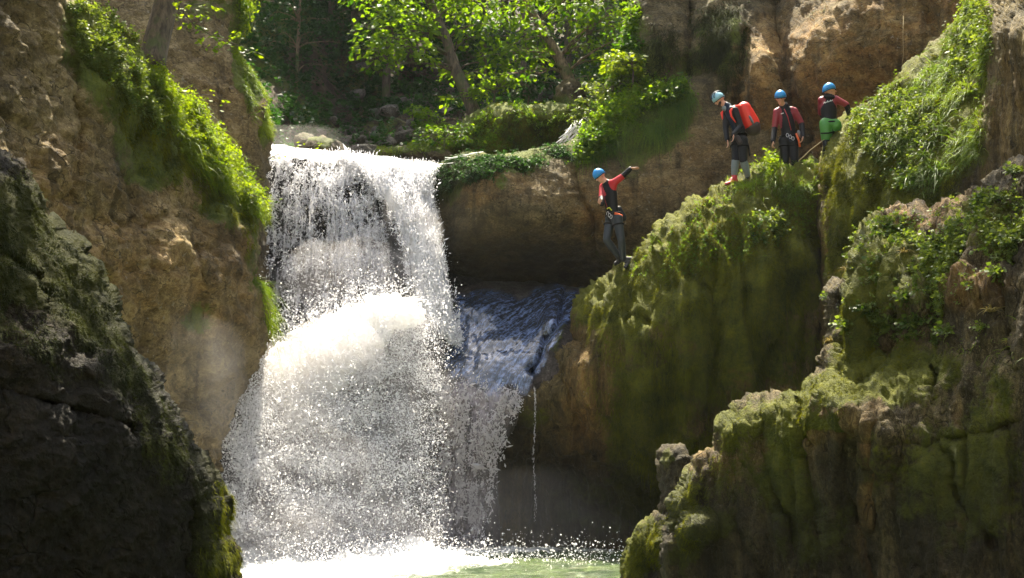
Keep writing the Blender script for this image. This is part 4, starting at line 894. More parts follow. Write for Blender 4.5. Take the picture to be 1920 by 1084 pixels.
px_tree('sapling', [(556, 235), (555, 190), (557, 140), (558, 90), (561, 40), (564, -20), (568, -70)], 36, .055, .03,
        [(505, 30, 0, .5), (530, 60, .2, .5), (500, 90, 0, .55), (520, 130, .2, .5), (500, 165, .2, .5), (535, 190, 0, .45), (510, 215, .4, .4), (580, 150, 0, .4), (590, 60, .3, .6), (560, 20, 0, .7), (600, 120, .3, .35), (540, -10, 0, .8), (500, 0, 0, .6), (590, 205, .2, .3), (480, 120, .5, .5), (530, 95, 1, .6), (560, 175, 1, .5), (500, 50, 1, .6), (520, 155, 1.2, .6), (485, 190, .8, .4), (620, 40, 1, .6), (640, 80, 1.4, .5)], 130, .085, L_beech, M_bark2, 'thin pale sapling behind the column with sparse glinting leaves')
tr = px_tree('tree', [(284, 130), (287, 110), (293, 80), (302, 45), (312, 5), (322, -45), (330, -110)], 19.9, .2, .17,
        [(300, -150, .5, 1.2), (360, -170, .5, 1.2), (240, -190, .5, 1.2), (430, -120, .3, .7), (200, -140, 0, .8)], 130, .08, L_maple, M_bark, 'thick dark trunk growing on the left cliff and cut by the top of the photo')
# hanging twig of that tree with star shaped leaf groups
tw = [(330, -60), (335, -10), (345, 25), (365, 48), (395, 66), (425, 78), (460, 88), (478, 94)]
pts = [PV(x, y, 19.6) for x, y in tw]; tb = [tube(pts, [.02, .016, .012, .01, .008, .006, .005, .003], 5)]
tw2 = [(345, 10), (370, 8), (395, 2)]; tb.append(tube([PV(x, y, 19.5) for x, y in tw2], [.008, .006, .003], 4))
ct = [(338, 8), (350, 30), (372, 52), (358, 14), (395, 62), (410, 72), (425, 84), (440, 72), (458, 90), (474, 96), (380, 30), (350, 46), (392, 10), (330, 30), (445, 62), (400, 88), (378, 74)]
Cs = []; Ds = []
for (x, y) in ct:
    b_ = P(x, y, 19.55+random.uniform(-.2, .2))
    for k in range(9):
        Cs.append(b_+np.array([random.gauss(0, .06), random.gauss(0, .05), random.gauss(0, .035)])); a = random.uniform(0, 6.28); Ds.append((math.cos(a), math.sin(a)*.8, -.35))
Cs = np.array(Cs); Ds = np.array(Ds); l = rng.uniform(.06, .11, len(Cs)); V, F = leaf_arrays(Cs, Ds, UP+rng.normal(0, .4, Cs.shape), l, l*.3)
rt = tr.location; o = np_mesh('twig_leaves', V-np.array(rt), [F], L_bright, True); o.parent = tr
V, F = multi(tb); o = np_mesh('twig', V-np.array(rt), F, M_bark, True); o.parent = tr
# a second little twig over the rim and one over the fall
for (tp, Y, lab) in (([(330, 172), (360, 176), (390, 178), (420, 188)], 20.2, 'thin horizontal twig with a few leaves above the left rim'), ([(455, 362), (480, 368), (505, 374), (528, 376)], 22.3, 'bare thin twig with a yellow leaf sticking out in front of the fall'),
                     ([(500, 300), (520, 290), (560, 275), (600, 272)], 25.3, 'thin leafy twig in front of the white lip of the fall')):
    pts = [PV(x, y, Y) for x, y in tp]; root = empty('twig', pts[0]); tag(root, lab, 'twig')
    V, F = multi([tube(pts, [.008, .006, .005, .003], 4)]); o = np_mesh('stem', V-np.array(pts[0]), F, M_bark); o.parent = root
    Cs = []; Ds = []
    for p in pts[1:]:
        for k in range(7): Cs.append(np.array(p)+rng.normal(0, .05, 3)); a = random.uniform(0, 6.28); Ds.append((math.cos(a), math.sin(a), -.2))
    Cs = np.array(Cs); Ds = np.array(Ds); l = rng.uniform(.05, .1, len(Cs)); V, F = leaf_arrays(Cs, Ds, UP+rng.normal(0, .4, Cs.shape), l, l*.35)
    o = np_mesh('leaves', V-np.array(pts[0]), [F], L_bright); o.parent = root
# shrubs
def shrub(px, py, Y, r, n, leaf, mat, label, group=None):
    b0 = PV(px, py, Y); cs = [b0+Vector((random.uniform(-r, r), random.uniform(-r, r)*.7, random.uniform(.1, 1.)*r)) for k in range(9)]
    return make_tree('shrub', [b0-Vector((0, 0, .15)), b0+Vector((.03, 0, r*.4))], .03, .012, cs, [r*.5]*9, n, leaf, mat, M_bark, label, 'shrub', group)
# unseen trees added above the frame so their crowns shade the foreground rocks
for (bx, by, bz, cx, cy, cz, n_, lab) in ((-7.5, 14.5, 5.5, -4.4, 12.6, 9.4, 16, 'unseen tall tree added to shade the dark boulder at the left'), (9.5, 20.5, 6.5, 7.0, 19.2, 12.2, 12, 'unseen tall tree added to shade the foreground outcrop at the right')):
    tk = [Vector((bx+(cx-bx)*t*t, by+(cy-by)*t, bz+(cz-bz)*t)) for t in (0, .25, .5, .75, 1)]
    cs = [Vector((cx+random.uniform(-2.6, 2.6), cy+random.uniform(-2.2, 2.2), cz+random.uniform(-.3, 2))) for k in range(n_)]
    make_tree('tree', tk, .2, .08, cs, [1.1]*n_, 120, .13, L_maple, M_bark, lab)
shrub(832, 275, 29.2, .5, 420, .07, L_maple, 'bright yellow green shrub left of the mossy ledge')
shrub(815, 252, 30.2, .5, 420, .08, L_maple, 'green shrub behind the left end of the mossy ledge')
shrub(1110, 240, 28.4, .4, 420, .07, L_herb, 'small green shrub right of the side stream')
shrub(1185, 150, 27.9, .5, 420, .08, L_bright, 'sunlit shrub on top of the hanging grass')
shrub(1140, 190, 28.2, .45, 420, .08, L_herb, 'green shrub between the pointed boulder and the upper cliff')
shrub(925, 190, 31, .5, 300, .07, L_maple, 'green shrub behind the mossy ledge below the maple')
shrub(990, 185, 31.5, .45, 300, .07, L_beech, 'dark shrub left of the pointed boulder')

# wood on the far slope: three tree forms, copied
def far_tree(kind):
    root = empty({'fir': 'fir_tree', 'beech': 'beech_tree', 'ash': 'ash_tree'}[kind], (0, 0, 0)); H = {'fir': 13, 'beech': 12, 'ash': 10}[kind]
    trunk = [Vector((random.gauss(0, .12)*i*.3, random.gauss(0, .12)*i*.3, H*i/8)) for i in range(9)]
    ts = [tube(trunk, [.12*(1-i/9.5)+.015 for i in range(9)], 7)]; C = []; Rr = []
    if kind == 'fir':
        for k in range(46):
            z = 1.2+(H-1.4)*(k/46); R = 2.3*(1-z/H)+.25; a = k*2.4
            for q in (.35, .7, 1.):
                C.append((math.cos(a)*R*q, math.sin(a)*R*q, z-.25*R*q*q)); Rr.append(.38*(1.1-.3*q))
            ts.append(tube([Vector((0, 0, z)), Vector((math.cos(a)*R, math.sin(a)*R, z-.25*R))], [.03, .006], 4))
        V, F = spray(C, Rr, 70, .14, .1, .3)
    else:
        for k in range(44 if kind == 'beech' else 30):
            z = random.uniform(2.2, H); R = 2.4*math.sqrt(max(.05, 1-((z-H*.6)/(H*.45))**2)); a = random.uniform(0, 6.28); q = random.uniform(.4, 1)
            c = Vector((math.cos(a)*R*q, math.sin(a)*R*q, z)); C.append(tuple(c)); Rr.append(random.uniform(.5, .85))
            ts.append(tube([Vector((0, 0, z*.8)), (c+Vector((0, 0, z*.8)))/2+Vector((0, 0, .1)), c], [.05, .03, .008], 4))
        V, F = spray(C, Rr, 95, .13, .42, .3)
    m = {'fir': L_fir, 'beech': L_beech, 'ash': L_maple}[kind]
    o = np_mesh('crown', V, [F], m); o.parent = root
    V, F = multi(ts); o = np_mesh('trunk', V, F, M_bark); o.parent = root
    return root
def copy_tree(o):
    c = o.copy(); COL.objects.link(c)
    for ch in o.children:
        d = ch.copy(); COL.objects.link(d); d.parent = c
    return c
protos = {k: far_tree(k) for k in ('fir', 'beech', 'ash')}; used_ = set()
spots = []
for (px, Y) in [(470, 45), (500, 43), (535, 47), (580, 46), (615, 41), (650, 47), (690, 42), (725, 48), (765, 43), (800, 46), (840, 40), (870, 45), (905, 41), (945, 47), (985, 39), (1020, 44), (1065, 40), (1110, 43), (1150, 38), (1180, 41),
                (485, 50), (545, 53), (600, 55), (660, 54), (720, 57), (780, 55), (840, 53), (900, 55), (960, 54), (1020, 52), (1090, 51), (1150, 49), (655, 40), (470, 41), (720, 38), (430, 45), (1220, 44), (630, 50), (515, 49)]:
    spots.append((px, Y))
kinds = ['fir', 'beech', 'fir', 'beech', 'fir', 'fir', 'beech', 'fir', 'ash', 'fir', 'beech', 'ash']
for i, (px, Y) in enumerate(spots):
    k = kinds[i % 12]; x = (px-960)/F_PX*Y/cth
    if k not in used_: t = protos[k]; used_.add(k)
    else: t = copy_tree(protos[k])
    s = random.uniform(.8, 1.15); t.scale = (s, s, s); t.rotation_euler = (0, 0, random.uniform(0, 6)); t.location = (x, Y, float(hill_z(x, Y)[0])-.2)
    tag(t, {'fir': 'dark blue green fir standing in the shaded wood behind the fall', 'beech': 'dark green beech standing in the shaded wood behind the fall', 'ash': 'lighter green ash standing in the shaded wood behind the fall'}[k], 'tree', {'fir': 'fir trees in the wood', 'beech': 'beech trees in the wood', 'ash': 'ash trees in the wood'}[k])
# undergrowth on the slope
n = 8000
x = rng.uniform(-9, 7, n); y = 29.5+rng.uniform(0, 1, n)**1.3*20
k = fbm(np.stack([x*.6, y*.6, 0*x], -1), 3); ctr = np.abs(x+2.2+.0*y) < 2.4
ok = (k > -.02) & (~ctr | (y > 36)) | (rng.uniform(0, 1, n) < .2); x, y = x[ok], y[ok]
B = np.stack([x, y, hill_z(x, y)], -1); V, F = sprig_arrays(B, np.tile(UP, (len(B), 1)), .6, 14, .11, .4, jit=.5, droop=.3)
stuff(np_mesh('undergrowth', V, [F], L_beech), 'green undergrowth on the shaded ravine slope', 'undergrowth')
# stones and fallen branches in the gully
M_stone = rock_material('gully_stone', (.05, .045, .04), (.16, .14, .115), (.34, .3, .25), bump=.6)
bm = bmesh.new(); bmesh.ops.create_icosphere(bm, subdivisions=3, radius=1); 
for v in bm.verts:
    p = np.array([list(v.co*1.3+Vector((4, 4, 4)))]); v.co *= 1+.35*float(fbm(p, 3)[0]); v.co.z *= .7
me = bpy.data.meshes.new('gully_stone'); bm.to_mesh(me); bm.free(); me.materials.append(M_stone)
for i in range(190):
    y = random.uniform(29.6, 41); x = -3.0+.12*(y-28)+random.gauss(.2, 1.5); s = random.uniform(.07, .26)*(1.9 if random.random() < .2 else 1)
    o = bpy.data.objects.new('gully_stone', me); COL.objects.link(o); o.scale = (s*1.3, s, s); o.rotation_euler = (random.uniform(-.4, .4), random.uniform(-.4, .4), random.uniform(0, 6)); o.location = (x, y, float(hill_z(x, y)[0])+s*.15)
    tag(o, 'grey brown stone lying in the shaded gully behind the fall', 'stone', 'stones in the gully')
for i in range(12):
    y = random.uniform(30, 38); x = -2.6+random.gauss(.3, 1.3); a = random.uniform(-.5, .5); L = random.uniform(.7, 1.8)
    p = [Vector((x+math.cos(a)*L*t, y+math.sin(a)*L*t, float(hill_z(x+math.cos(a)*L*t, y+math.sin(a)*L*t)[0])+.07+.05*random.random())) for t in (0, .35, .7, 1)]
    V, F = multi([tube(p, [.035, .03, .022, .012], 6), tube([p[1], p[1]+Vector((.2, -.1, .3))], [.015, .005], 5)])
    tag(np_mesh('fallen_branch', V, F, M_bark2, origin=p[0]), 'thin broken branch lying across the gully debris behind the fall', 'branch', 'fallen branches in the gully')
# river stones at the lip, seen dark above the white water
def lip_rock(poly, Y, seed, label, moss):
    cx = sum(p[0] for p in poly)/len(poly); cy = sum(p[1] for p in poly)/len(poly)
    o = rock('river_rock', poly, [(a, b, Y+.1) for a, b in poly]+[(cx, cy, Y)], M_back, rpx=18, rm=.35, thick=.7, step=2.5, amp=.07, scale=2, fine=.03, seed=seed, rough=.06, moss=moss, wet=[(cx, cy, 60, 30, .4)], key='L%d' % seed); tag(o, label, 'rock')
lip_rock([(553, 268), (556, 256), (570, 250), (584, 252), (592, 262), (590, 280), (556, 282)], 29.4, 61, 'small dark rounded rock behind the left lip of the fall', [(575, 260, 20, 10, .4)])
lip_rock([(570, 272), (580, 260), (605, 256), (630, 262), (648, 276), (655, 292), (640, 300), (580, 296)], 29.0, 62, 'low mossy rock right behind the white lip of the fall', [(600, 262, 40, 10, .8)])
lip_rock([(700, 290), (715, 280), (745, 272), (780, 268), (805, 268), (835, 278), (850, 292), (848, 306), (780, 304), (720, 298)], 28.9, 63, 'flat yellow mossed rock at the right lip of the fall', [(760, 276, 60, 10, 1), (800, 272, 30, 8, .8)])
blades_on('grass', 'L63', [(700, 300), (715, 270), (745, 262), (830, 260), (840, 284), (760, 290)], 1500, .1, .006, .6, L_bright, 'yellow moss and grass on the rock at the right lip', up=.8, cat='grass', moss_pow=0, soft=3)
# ------------------------------------------------------------------ people
def mk(name, col, **k): return plain(name, col, **k)
C_skin = mk('skin', (.56, .30, .20), rough=.5, noise=.06, scale=30)
C_neo = mk('neoprene_black', (.005, .0055, .007), spec=.22, rough=.55, noise=.3, scale=30, bump=.3)
C_navy = mk('neoprene_navy', (.008, .017, .038), spec=.25, rough=.55, noise=.25, scale=30, bump=.3)
C_grey = mk('neoprene_grey', (.16, .20, .22), rough=.5, noise=.15, bump=.3)
C_red = mk('neoprene_red', (.42, .012, .022), rough=.45, noise=.15, bump=.3)
C_dkred = mk('neoprene_dark_red', (.20, .010, .022), rough=.5, noise=.15, bump=.3)
C_blue = mk('helmet_blue', (.012, .20, .50), rough=.28, noise=.05)
C_pale = mk('helmet_pale_blue', (.22, .42, .52), rough=.3, noise=.05)
C_blk = mk('webbing_black', (.009, .009, .009), rough=.8, spec=.15)
C_sheen = mk('neoprene_leg_sheen', (.010, .016, .022), rough=.5, noise=.3, scale=20, bump=.4)  # black neoprene lightened to paint in the grey-blue highlights on the legs
C_pack = mk('pack_red', (.75, .028, .012), rough=.4, noise=.08, bump=.3)
C_pack2 = mk('pack_dark', (.03, .02, .02), rough=.5)
C_green = mk('shorts_green', (.04, .19, .02), rough=.45, noise=.15, bump=.2)
C_metal = mk('metal', (.6, .6, .62), rough=.3, metal=1.)
C_orange = mk('sling_orange', (.65, .11, .02), rough=.6)
C_yel = mk('sling_yellow', (.55, .62, .03), rough=.6)
C_white = mk('print_white', (.75, .75, .75), rough=.6)
C_hair = mk('hair_dark', (.03, .018, .01), rough=.8)
C_shoe = mk('shoe_black', (.008, .008, .009), rough=.6)
C_shoer = mk('shoe_red', (.45, .015, .03), rough=.5)
C_rope = mk('rope_tan', (.26, .20, .10), rough=.8, noise=.3, scale=80)
C_eye = mk('eye_dark', (.03, .02, .018), rough=.2)

def capsule_mesh(segs):
    """segs: (a, b, ra, rb, flat, sideaxis) tapered rounded tubes -> one closed-pieces mesh for voxel union"""
    Vs, Qs, n0 = [], [], 0; R = 14
    for (a, b, ra, rb, flat, side) in segs:
        a = np.array(a, float); b = np.array(b, float); d = b-a; L = np.linalg.norm(d)+1e-6; d = d/L
        s = np.array(side if side is not None else (1, 0, 0), float); s = s-d*(s@d)
        if np.linalg.norm(s) < 1e-3: s = np.array([0, 0, 1.])-d*d[2]
        s /= np.linalg.norm(s); t = np.cross(d, s); rows = []
        for th in np.linspace(-math.pi/2, 0, 5): rows.append((a+d*ra*math.sin(th), max(ra*math.cos(th), 1e-4)))
        for f in (.25, .5, .75): rows.append((a+d*L*f, ra+(rb-ra)*f))
        for th in np.linspace(0, math.pi/2, 5): rows.append((b+d*rb*math.sin(th), max(rb*math.cos(th), 1e-4)))
        ang = np.linspace(0, 2*math.pi, R, endpoint=False)
        V = np.concatenate([c+(s*np.cos(ang)[:, None]+t*np.sin(ang)[:, None]*flat)*r for c, r in rows]); m = len(rows)
        i = np.arange(m*R).reshape(m, R); j = np.roll(i, -1, 1)
        Q = np.stack([i[:-1].ravel(), j[:-1].ravel(), j[1:].ravel(), i[1:].ravel()], 1)
        Vs += [V, np.array([rows[0][0], rows[-1][0]])]; k = n0+m*R
        T = [(k, i[0][(q+1) % R]+n0, i[0][q]+n0) for q in range(R)]+[(k+1, i[-1][q]+n0, i[-1][(q+1) % R]+n0) for q in range(R)]
        Qs.append((Q+n0, np.array(T))); n0 += m*R+2
    return np.concatenate(Vs), np.concatenate([q for q, _ in Qs]), np.concatenate([t for _, t in Qs])
def fuse(name, segs, mats, base, voxel=.011, smooth=4, pickmat=None, parent=None):
    V, Q, T = capsule_mesh(segs)
    o = np_mesh('tmp', V-np.array(base), [Q, T]); md = o.modifiers.new('r', 'REMESH'); md.mode = 'VOXEL'; md.voxel_size = voxel
    sm = o.modifiers.new('s', 'SMOOTH'); sm.iterations = smooth; sm.factor = .5
    dg = bpy.context.evaluated_depsgraph_get(); dg.update()
    me = bpy.data.meshes.new_from_object(o.evaluated_get(dg)); bpy.data.objects.remove(o)
    me.name = name; me.materials.clear()
    for m in mats: me.materials.append(m)
    if pickmat:
        n = len(me.polygons); c = np.empty(n*3, np.float32); me.polygons.foreach_get('center', c); c = c.reshape(-1, 3)+np.array(base)
        mi = pickmat(c); me.polygons.foreach_set('material_index', mi.astype(np.int32))
    me.polygons.foreach_set('use_smooth', np.ones(len(me.polygons), bool))
    r = bpy.data.objects.new(name, me); COL.objects.link(r)
    if parent: r.parent = parent
    return r
def nearest_bone(bones, idx):
    A = np.array([b[0] for b in bones]); B = np.array([b[1] for b in bones]); idx = np.array(idx)
    def f(c):
        best = np.full(len(c), 9.); mi = np.zeros(len(c), int)
        for a, b, k in zip(A, B, idx):
            d = b-a; t = np.clip((c-a)@d/(d@d+1e-9), 0, 1); q = np.linalg.norm(c-(a+t[:, None]*d), axis=1)
            m = q < best; best[m] = q[m]; mi[m] = k
        return mi
    return f
def hand_segs(w, dirv, palmn, side, curl=.5, size=1.):
    """w wrist, dirv hand direction, palmn palm normal, side towards the thumb -> palm, four fingers, thumb"""
    d = unit(np.array(dirv, float)); s = np.array(side, float); s = unit(s-d*(s@d)); n = np.cross(d, s)
    if n@np.array(palmn) < 0: n = -n
    k = size; w = np.array(w, float); S = []
    pc = w+d*.045*k
    for f in (-1.5, -.5, .5, 1.5): S.append((w+s*f*.010*k, w+d*.085*k+s*f*.021*k, .014*k, .011*k, .8, s))
    for j, (f, L) in enumerate(((1.6, .072), (.55, .082), (-.5, .076), (-1.55, .06))):
        p = w+d*.088*k+s*f*.021*k; dd = d+s*f*.05; cu = curl*(1+.15*j)
        for q in range(3):
            ang = cu*(.5+.6*q); d2 = unit(dd*math.cos(ang)+n*math.sin(ang)); p2 = p+d2*L*k*(.42, .32, .26)[q]
            S.append((p, p2, .0092*k*(1-.1*q), .0088*k*(1-.12*q), 1., s)); p = p2
    p = w+d*.02*k+s*.022*k; t1 = p+unit(d*.7+s*.8+n*.2)*.042*k; t2 = t1+unit(d*.95+s*.25+n*.4)*.034*k
    S += [(p, t1, .014*k, .011*k, 1, s), (t1, t2, .0105*k, .009*k, 1, s)]
    return S
def head_segs(c, face, up, k=1.):
    """c head centre, face direction, up"""
    f = unit(np.array(face, float)); u = np.array(up, float); u = unit(u-f*(u@f)); s = np.cross(f, u); c = np.array(c, float); A = []
    A.append((c-f*.03+u*.03, c+f*.012+u*.03, .088*k, .082*k, 1.05, s))          # skull
    A.append((c+f*.02-u*.02, c+f*.038-u*.075, .064*k, .042*k, .95, s))           # face to jaw
    A.append((c+f*.045-u*.085, c+f*.062-u*.088, .026*k, .022*k, 1, s))            # chin
    A.append((c+f*.088+u*.012, c+f*.108-u*.020, .011*k, .016*k, 1, s))            # nose
    A.append((c+f*.078+u*.030-s*.03, c+f*.078+u*.030+s*.03, .014, .014, 1, u))    # brow
    A.append((c+f*.082-u*.052-s*.016, c+f*.082-u*.052+s*.016, .011, .011, 1, u))  # lips
    for q in (-1, 1): A.append((c+s*q*.082-u*.01, c+s*q*.084-f*.01+u*.028, .016, .019, .5, f)); A.append((c+f*.06+s*q*.035-u*.018, c+f*.05+s*q*.05-u*.02, .022, .02, 1, s))
    return A, f, u, s

def person(label, J, face, up, suit, hands, skinr=1., feet=(), Yb=25., helmet=None, beard=False, extra=None, hoody=False, cuffs=None):
    """J: joint -> (px, py, depth offset from Yb)"""
    j = {k: P(v[0], v[1], Yb+v[2]) for k, v in J.items()}
    base = np.array([(j['ankleL'][0]+j['ankleR'][0])/2, (j['ankleL'][1]+j['ankleR'][1])/2, min(j['ankleL'][2], j['ankleR'][2])-.09])
    root = empty('person', base); tag(root, label, 'person')
    H, hf, hu, hs = head_segs(j['head'], face, up)
    sh = unit(j['shL']-j['shR']); hp = unit(j['hipL']-j['hipR'])
    neck = j['neck']; pelvis = (j['hipL']+j['hipR'])/2; chest = j['chest']; waist = j['waist']
    body = list(H); e = .006
    body.append((j['head']-hu*.06-hf*.02, neck, .052, .062, 1, None))
    def limbs(g):
        L = []
        for s in 'LR':
            L += [(j['sh'+s], j['el'+s], .056+g, .043+g, 1, None), (j['el'+s], j['wr'+s], .042+g, .029+g*1.4, 1, None)]
            L += [(j['hip'+s], j['kn'+s], .088+g, .058+g, 1, None), (j['kn'+s]+0, j['kn'+s]*.62+j['ankle'+s]*.38, .056+g, .058+g, 1, None), (j['kn'+s]*.62+j['ankle'+s]*.38, j['ankle'+s], .058+g, .040+g, 1, None)]
        return L
    def torso(g):
        return [(neck, chest, .085+g, .145+g, .72, sh), (j['shL']*.75+neck*.25, j['shR']*.75+neck*.25, .058+g, .058+g, 1, None), (j['shL'], chest, .062+g, .10+g, .8, sh), (j['shR'], chest, .062+g, .10+g, .8, sh),
                (chest, waist, .145+g, .122+g, .74, sh), (waist, pelvis, .122+g, .128+g, .82, hp), (j['hipL'], j['hipR'], .098+g, .098+g, 1, None)]
    body += limbs(-.012)+torso(-.014)
    for s, (d, pn, sd, cu) in hands.items(): body += hand_segs(j['wr'+s], d, pn, sd, cu)
    fuse('body', body, [C_skin], base, .0085, 3, parent=root)
    bones = [(j['shL'], j['elL']), (j['elL'], j['wrL']), (j['shR'], j['elR']), (j['elR'], j['wrR']), (j['hipL'], j['knL']), (j['knL'], j['ankleL']), (j['hipR'], j['knR']), (j['knR'], j['ankleR']), (chest, waist), (waist, pelvis), (neck, chest)]
    mi = [suit['upper'], suit['fore'], suit['upper'], suit['fore'], suit['leg'], suit['shin'], suit['leg'], suit['shin'], suit['torso'], suit['hip'], suit['torso']]
    mats = []; ids = []
    for m in mi:
        if m not in mats: mats.append(m)
        ids.append(mats.index(m))
    coll = [(neck+hu*.015, neck-hu*.03, .072, .085, 1, None)]
    ws = fuse('wetsuit', limbs(.013)+torso(.010)+coll, mats, base, .012, 5, nearest_bone(bones, ids), root)
    # helmet: shell with rim, rear band and vents
    hc = j['head']+hu*.035-hf*.012; V = []; nu, nv = 28, 12
    for i in range(nv):
        ph = math.pi/2*(1-i/(nv-1))-(.22 if i == nv-1 else 0)
        for q in range(nu):
            a = 2*math.pi*q/nu; r = math.cos(ph); drop = .035*max(0, -math.cos(a))*(i/(nv-1))
            wv = 1+.02*math.cos(a*6)*(r > .5)
            V.append(hc+(hf*math.cos(a)*.125*r+hs*math.sin(a)*.108*r)*wv+hu*(.118*math.sin(ph)-drop))
    V = np.array(V); ii = np.arange(nv*nu).reshape(nv, nu); jj = np.roll(ii, -1, 1)
    Fh = np.stack([ii[:-1].ravel(), jj[:-1].ravel(), jj[1:].ravel(), ii[1:].ravel()], 1)
    ho = np_mesh('helmet', V-base, [Fh], helmet, True, parent=root); so = ho.modifiers.new('s', 'SOLIDIFY'); so.thickness = .012
    rim = [Vector(V[ii[-1][q % nu]]-base) for q in range(nu+1)]; Vt, Ft = multi([tube(rim, .006, 5)]); np_mesh('helmet_rim', Vt, Ft, C_blk, parent=ho)
    st = [Vector(hc-base+hs*.1*q+hu*-.0) for q in (-1,)]+[Vector(j['head']-base+hf*.045-hu*.115)]+[Vector(hc-base+hs*.1)]
    Vt, Ft = multi([tube(st, .006, 5), tube([Vector(hc-base-hs*.098-hf*.07), Vector(j['head']-base+hf*.045-hu*.115), Vector(hc-base+hs*.098-hf*.07)], .005, 5)]); np_mesh('chin_strap', Vt, Ft, C_blk, parent=root)
    if helmet is C_pale:
        vs = []
        for a in (-.5, 0, .5):
            vs.append(tube([Vector(hc-base+(hf*math.cos(t)*.13*math.cos(a)+hs*math.sin(a)*.112+hu*(.118*math.sin(t)+.008)*math.cos(a*.8))) for t in np.linspace(.35, 2.5, 9)], .0095, 5))
        Vt, Ft = multi(vs); np_mesh('helmet_vents', Vt, Ft, C_navy, parent=ho)
    es = [(j['head']+hf*.083+hs*q*.031+hu*.008, j['head']+hf*.084+hs*q*.031+hu*.008, .014, .014, 1, None) for q in (-1, 1)]
    Vt, Q, T = capsule_mesh(es[:1]); np_mesh('eye', Vt-base, [Q, T], C_eye, parent=root); Vt, Q, T = capsule_mesh(es[1:]); np_mesh('eye', Vt-base, [Q, T], C_eye, parent=root)
    if beard: fuse('beard', [(j['head']+hf*.05-hu*.05+hs*.055, j['head']+hf*.075-hu*.085, .026, .026, 1, None), (j['head']+hf*.05-hu*.05-hs*.055, j['head']+hf*.075-hu*.085, .026, .026, 1, None), (j['head']+hf*.06-hu*.09, j['head']+hf*.075-hu*.1, .03, .026, 1, None)], [C_hair], base, .01, 2, parent=root)
    # harness: waist belt, two leg loops, tie-in rings and gear
    def loop(c, ax, sd, ra, rb, r, seg=20):
        ax = unit(ax); s_ = unit(sd-ax*(sd@ax)); t_ = np.cross(ax, s_)
        return tube([Vector(c+s_*math.cos(a)*ra+t_*math.sin(a)*rb-base) for a in np.linspace(0, 2*math.pi, seg+1)], r, 6)
    ts = [loop(waist*.45+pelvis*.55, waist-pelvis, hp, .150, .128, .019)]
    for s in 'LR': ts.append(loop(j['hip'+s]*.7+j['kn'+s]*.3, j['kn'+s]-j['hip'+s], hp, .098, .098, .016))
    Vt, Ft = multi(ts); np_mesh('harness', Vt, Ft, C_blk, parent=root)
    fr = -np.cross(hp, unit(waist-pelvis)); fr = fr if fr@hf > 0 or True else -fr
    fd = np.array(suit.get('front', (0, -1, 0)), float)
    ts = [];
    for k_ in range(3):
        c = pelvis*.6+waist*.4+fd*.15+hp*(k_-1)*.05; ts.append(loop(c+np.array([0, 0, -.03*k_]), fd, hp, .022, .035, .005, 10))
    Vt, Ft = multi(ts); np_mesh('carabiners', Vt, Ft, C_metal, parent=root)
    # shoes with sole, ankle collar and toe
    for s, (toe, heel, m_) in zip('LR', feet):
        t_ = P(*toe); h_ = P(*heel); a_ = j['ankle'+s]; 
        dn = unit(t_-h_); upv = unit(a_-(t_+h_)/2)
        sh_ = fuse('shoe', [(h_+upv*.035, t_+upv*.025-dn*.02, .042, .036, .9, None), (a_, h_+upv*.035+dn*.03, .052, .050, 1, None), (a_+unit(j['kn'+s]-a_)*.03, a_, .052, .053, 1, None), (h_*.5+t_*.5+upv*.035, a_*.5+(h_+t_)*.25, .044, .045, 1, None)], [m_], base, .009, 3, parent=root)
        sd_ = unit(np.cross(dn, upv)); Vt, Q, T = capsule_mesh([(h_+dn*.015, t_-dn*.02, .036, .034, .35, sd_)]); np_mesh('sole', Vt-base, [Q, T], C_blk, parent=sh_)
    if extra: extra(root, base, j, dict(hf=hf, hu=hu, hs=hs, sh=sh, hp=hp, pelvis=pelvis, waist=waist, chest=chest, neck=neck, fd=fd))
    return root, j

def strip(name, root, base, pts, r, mat):
    Vt, Ft = multi([tube([Vector(np.array(p)-base) for p in pts], r, 6)]); return np_mesh(name, Vt, Ft, mat, parent=root)
def blobs(name, root, base, segs, mat, vox=.008):
    return fuse(name, segs, [mat], base, vox, 2, parent=root)

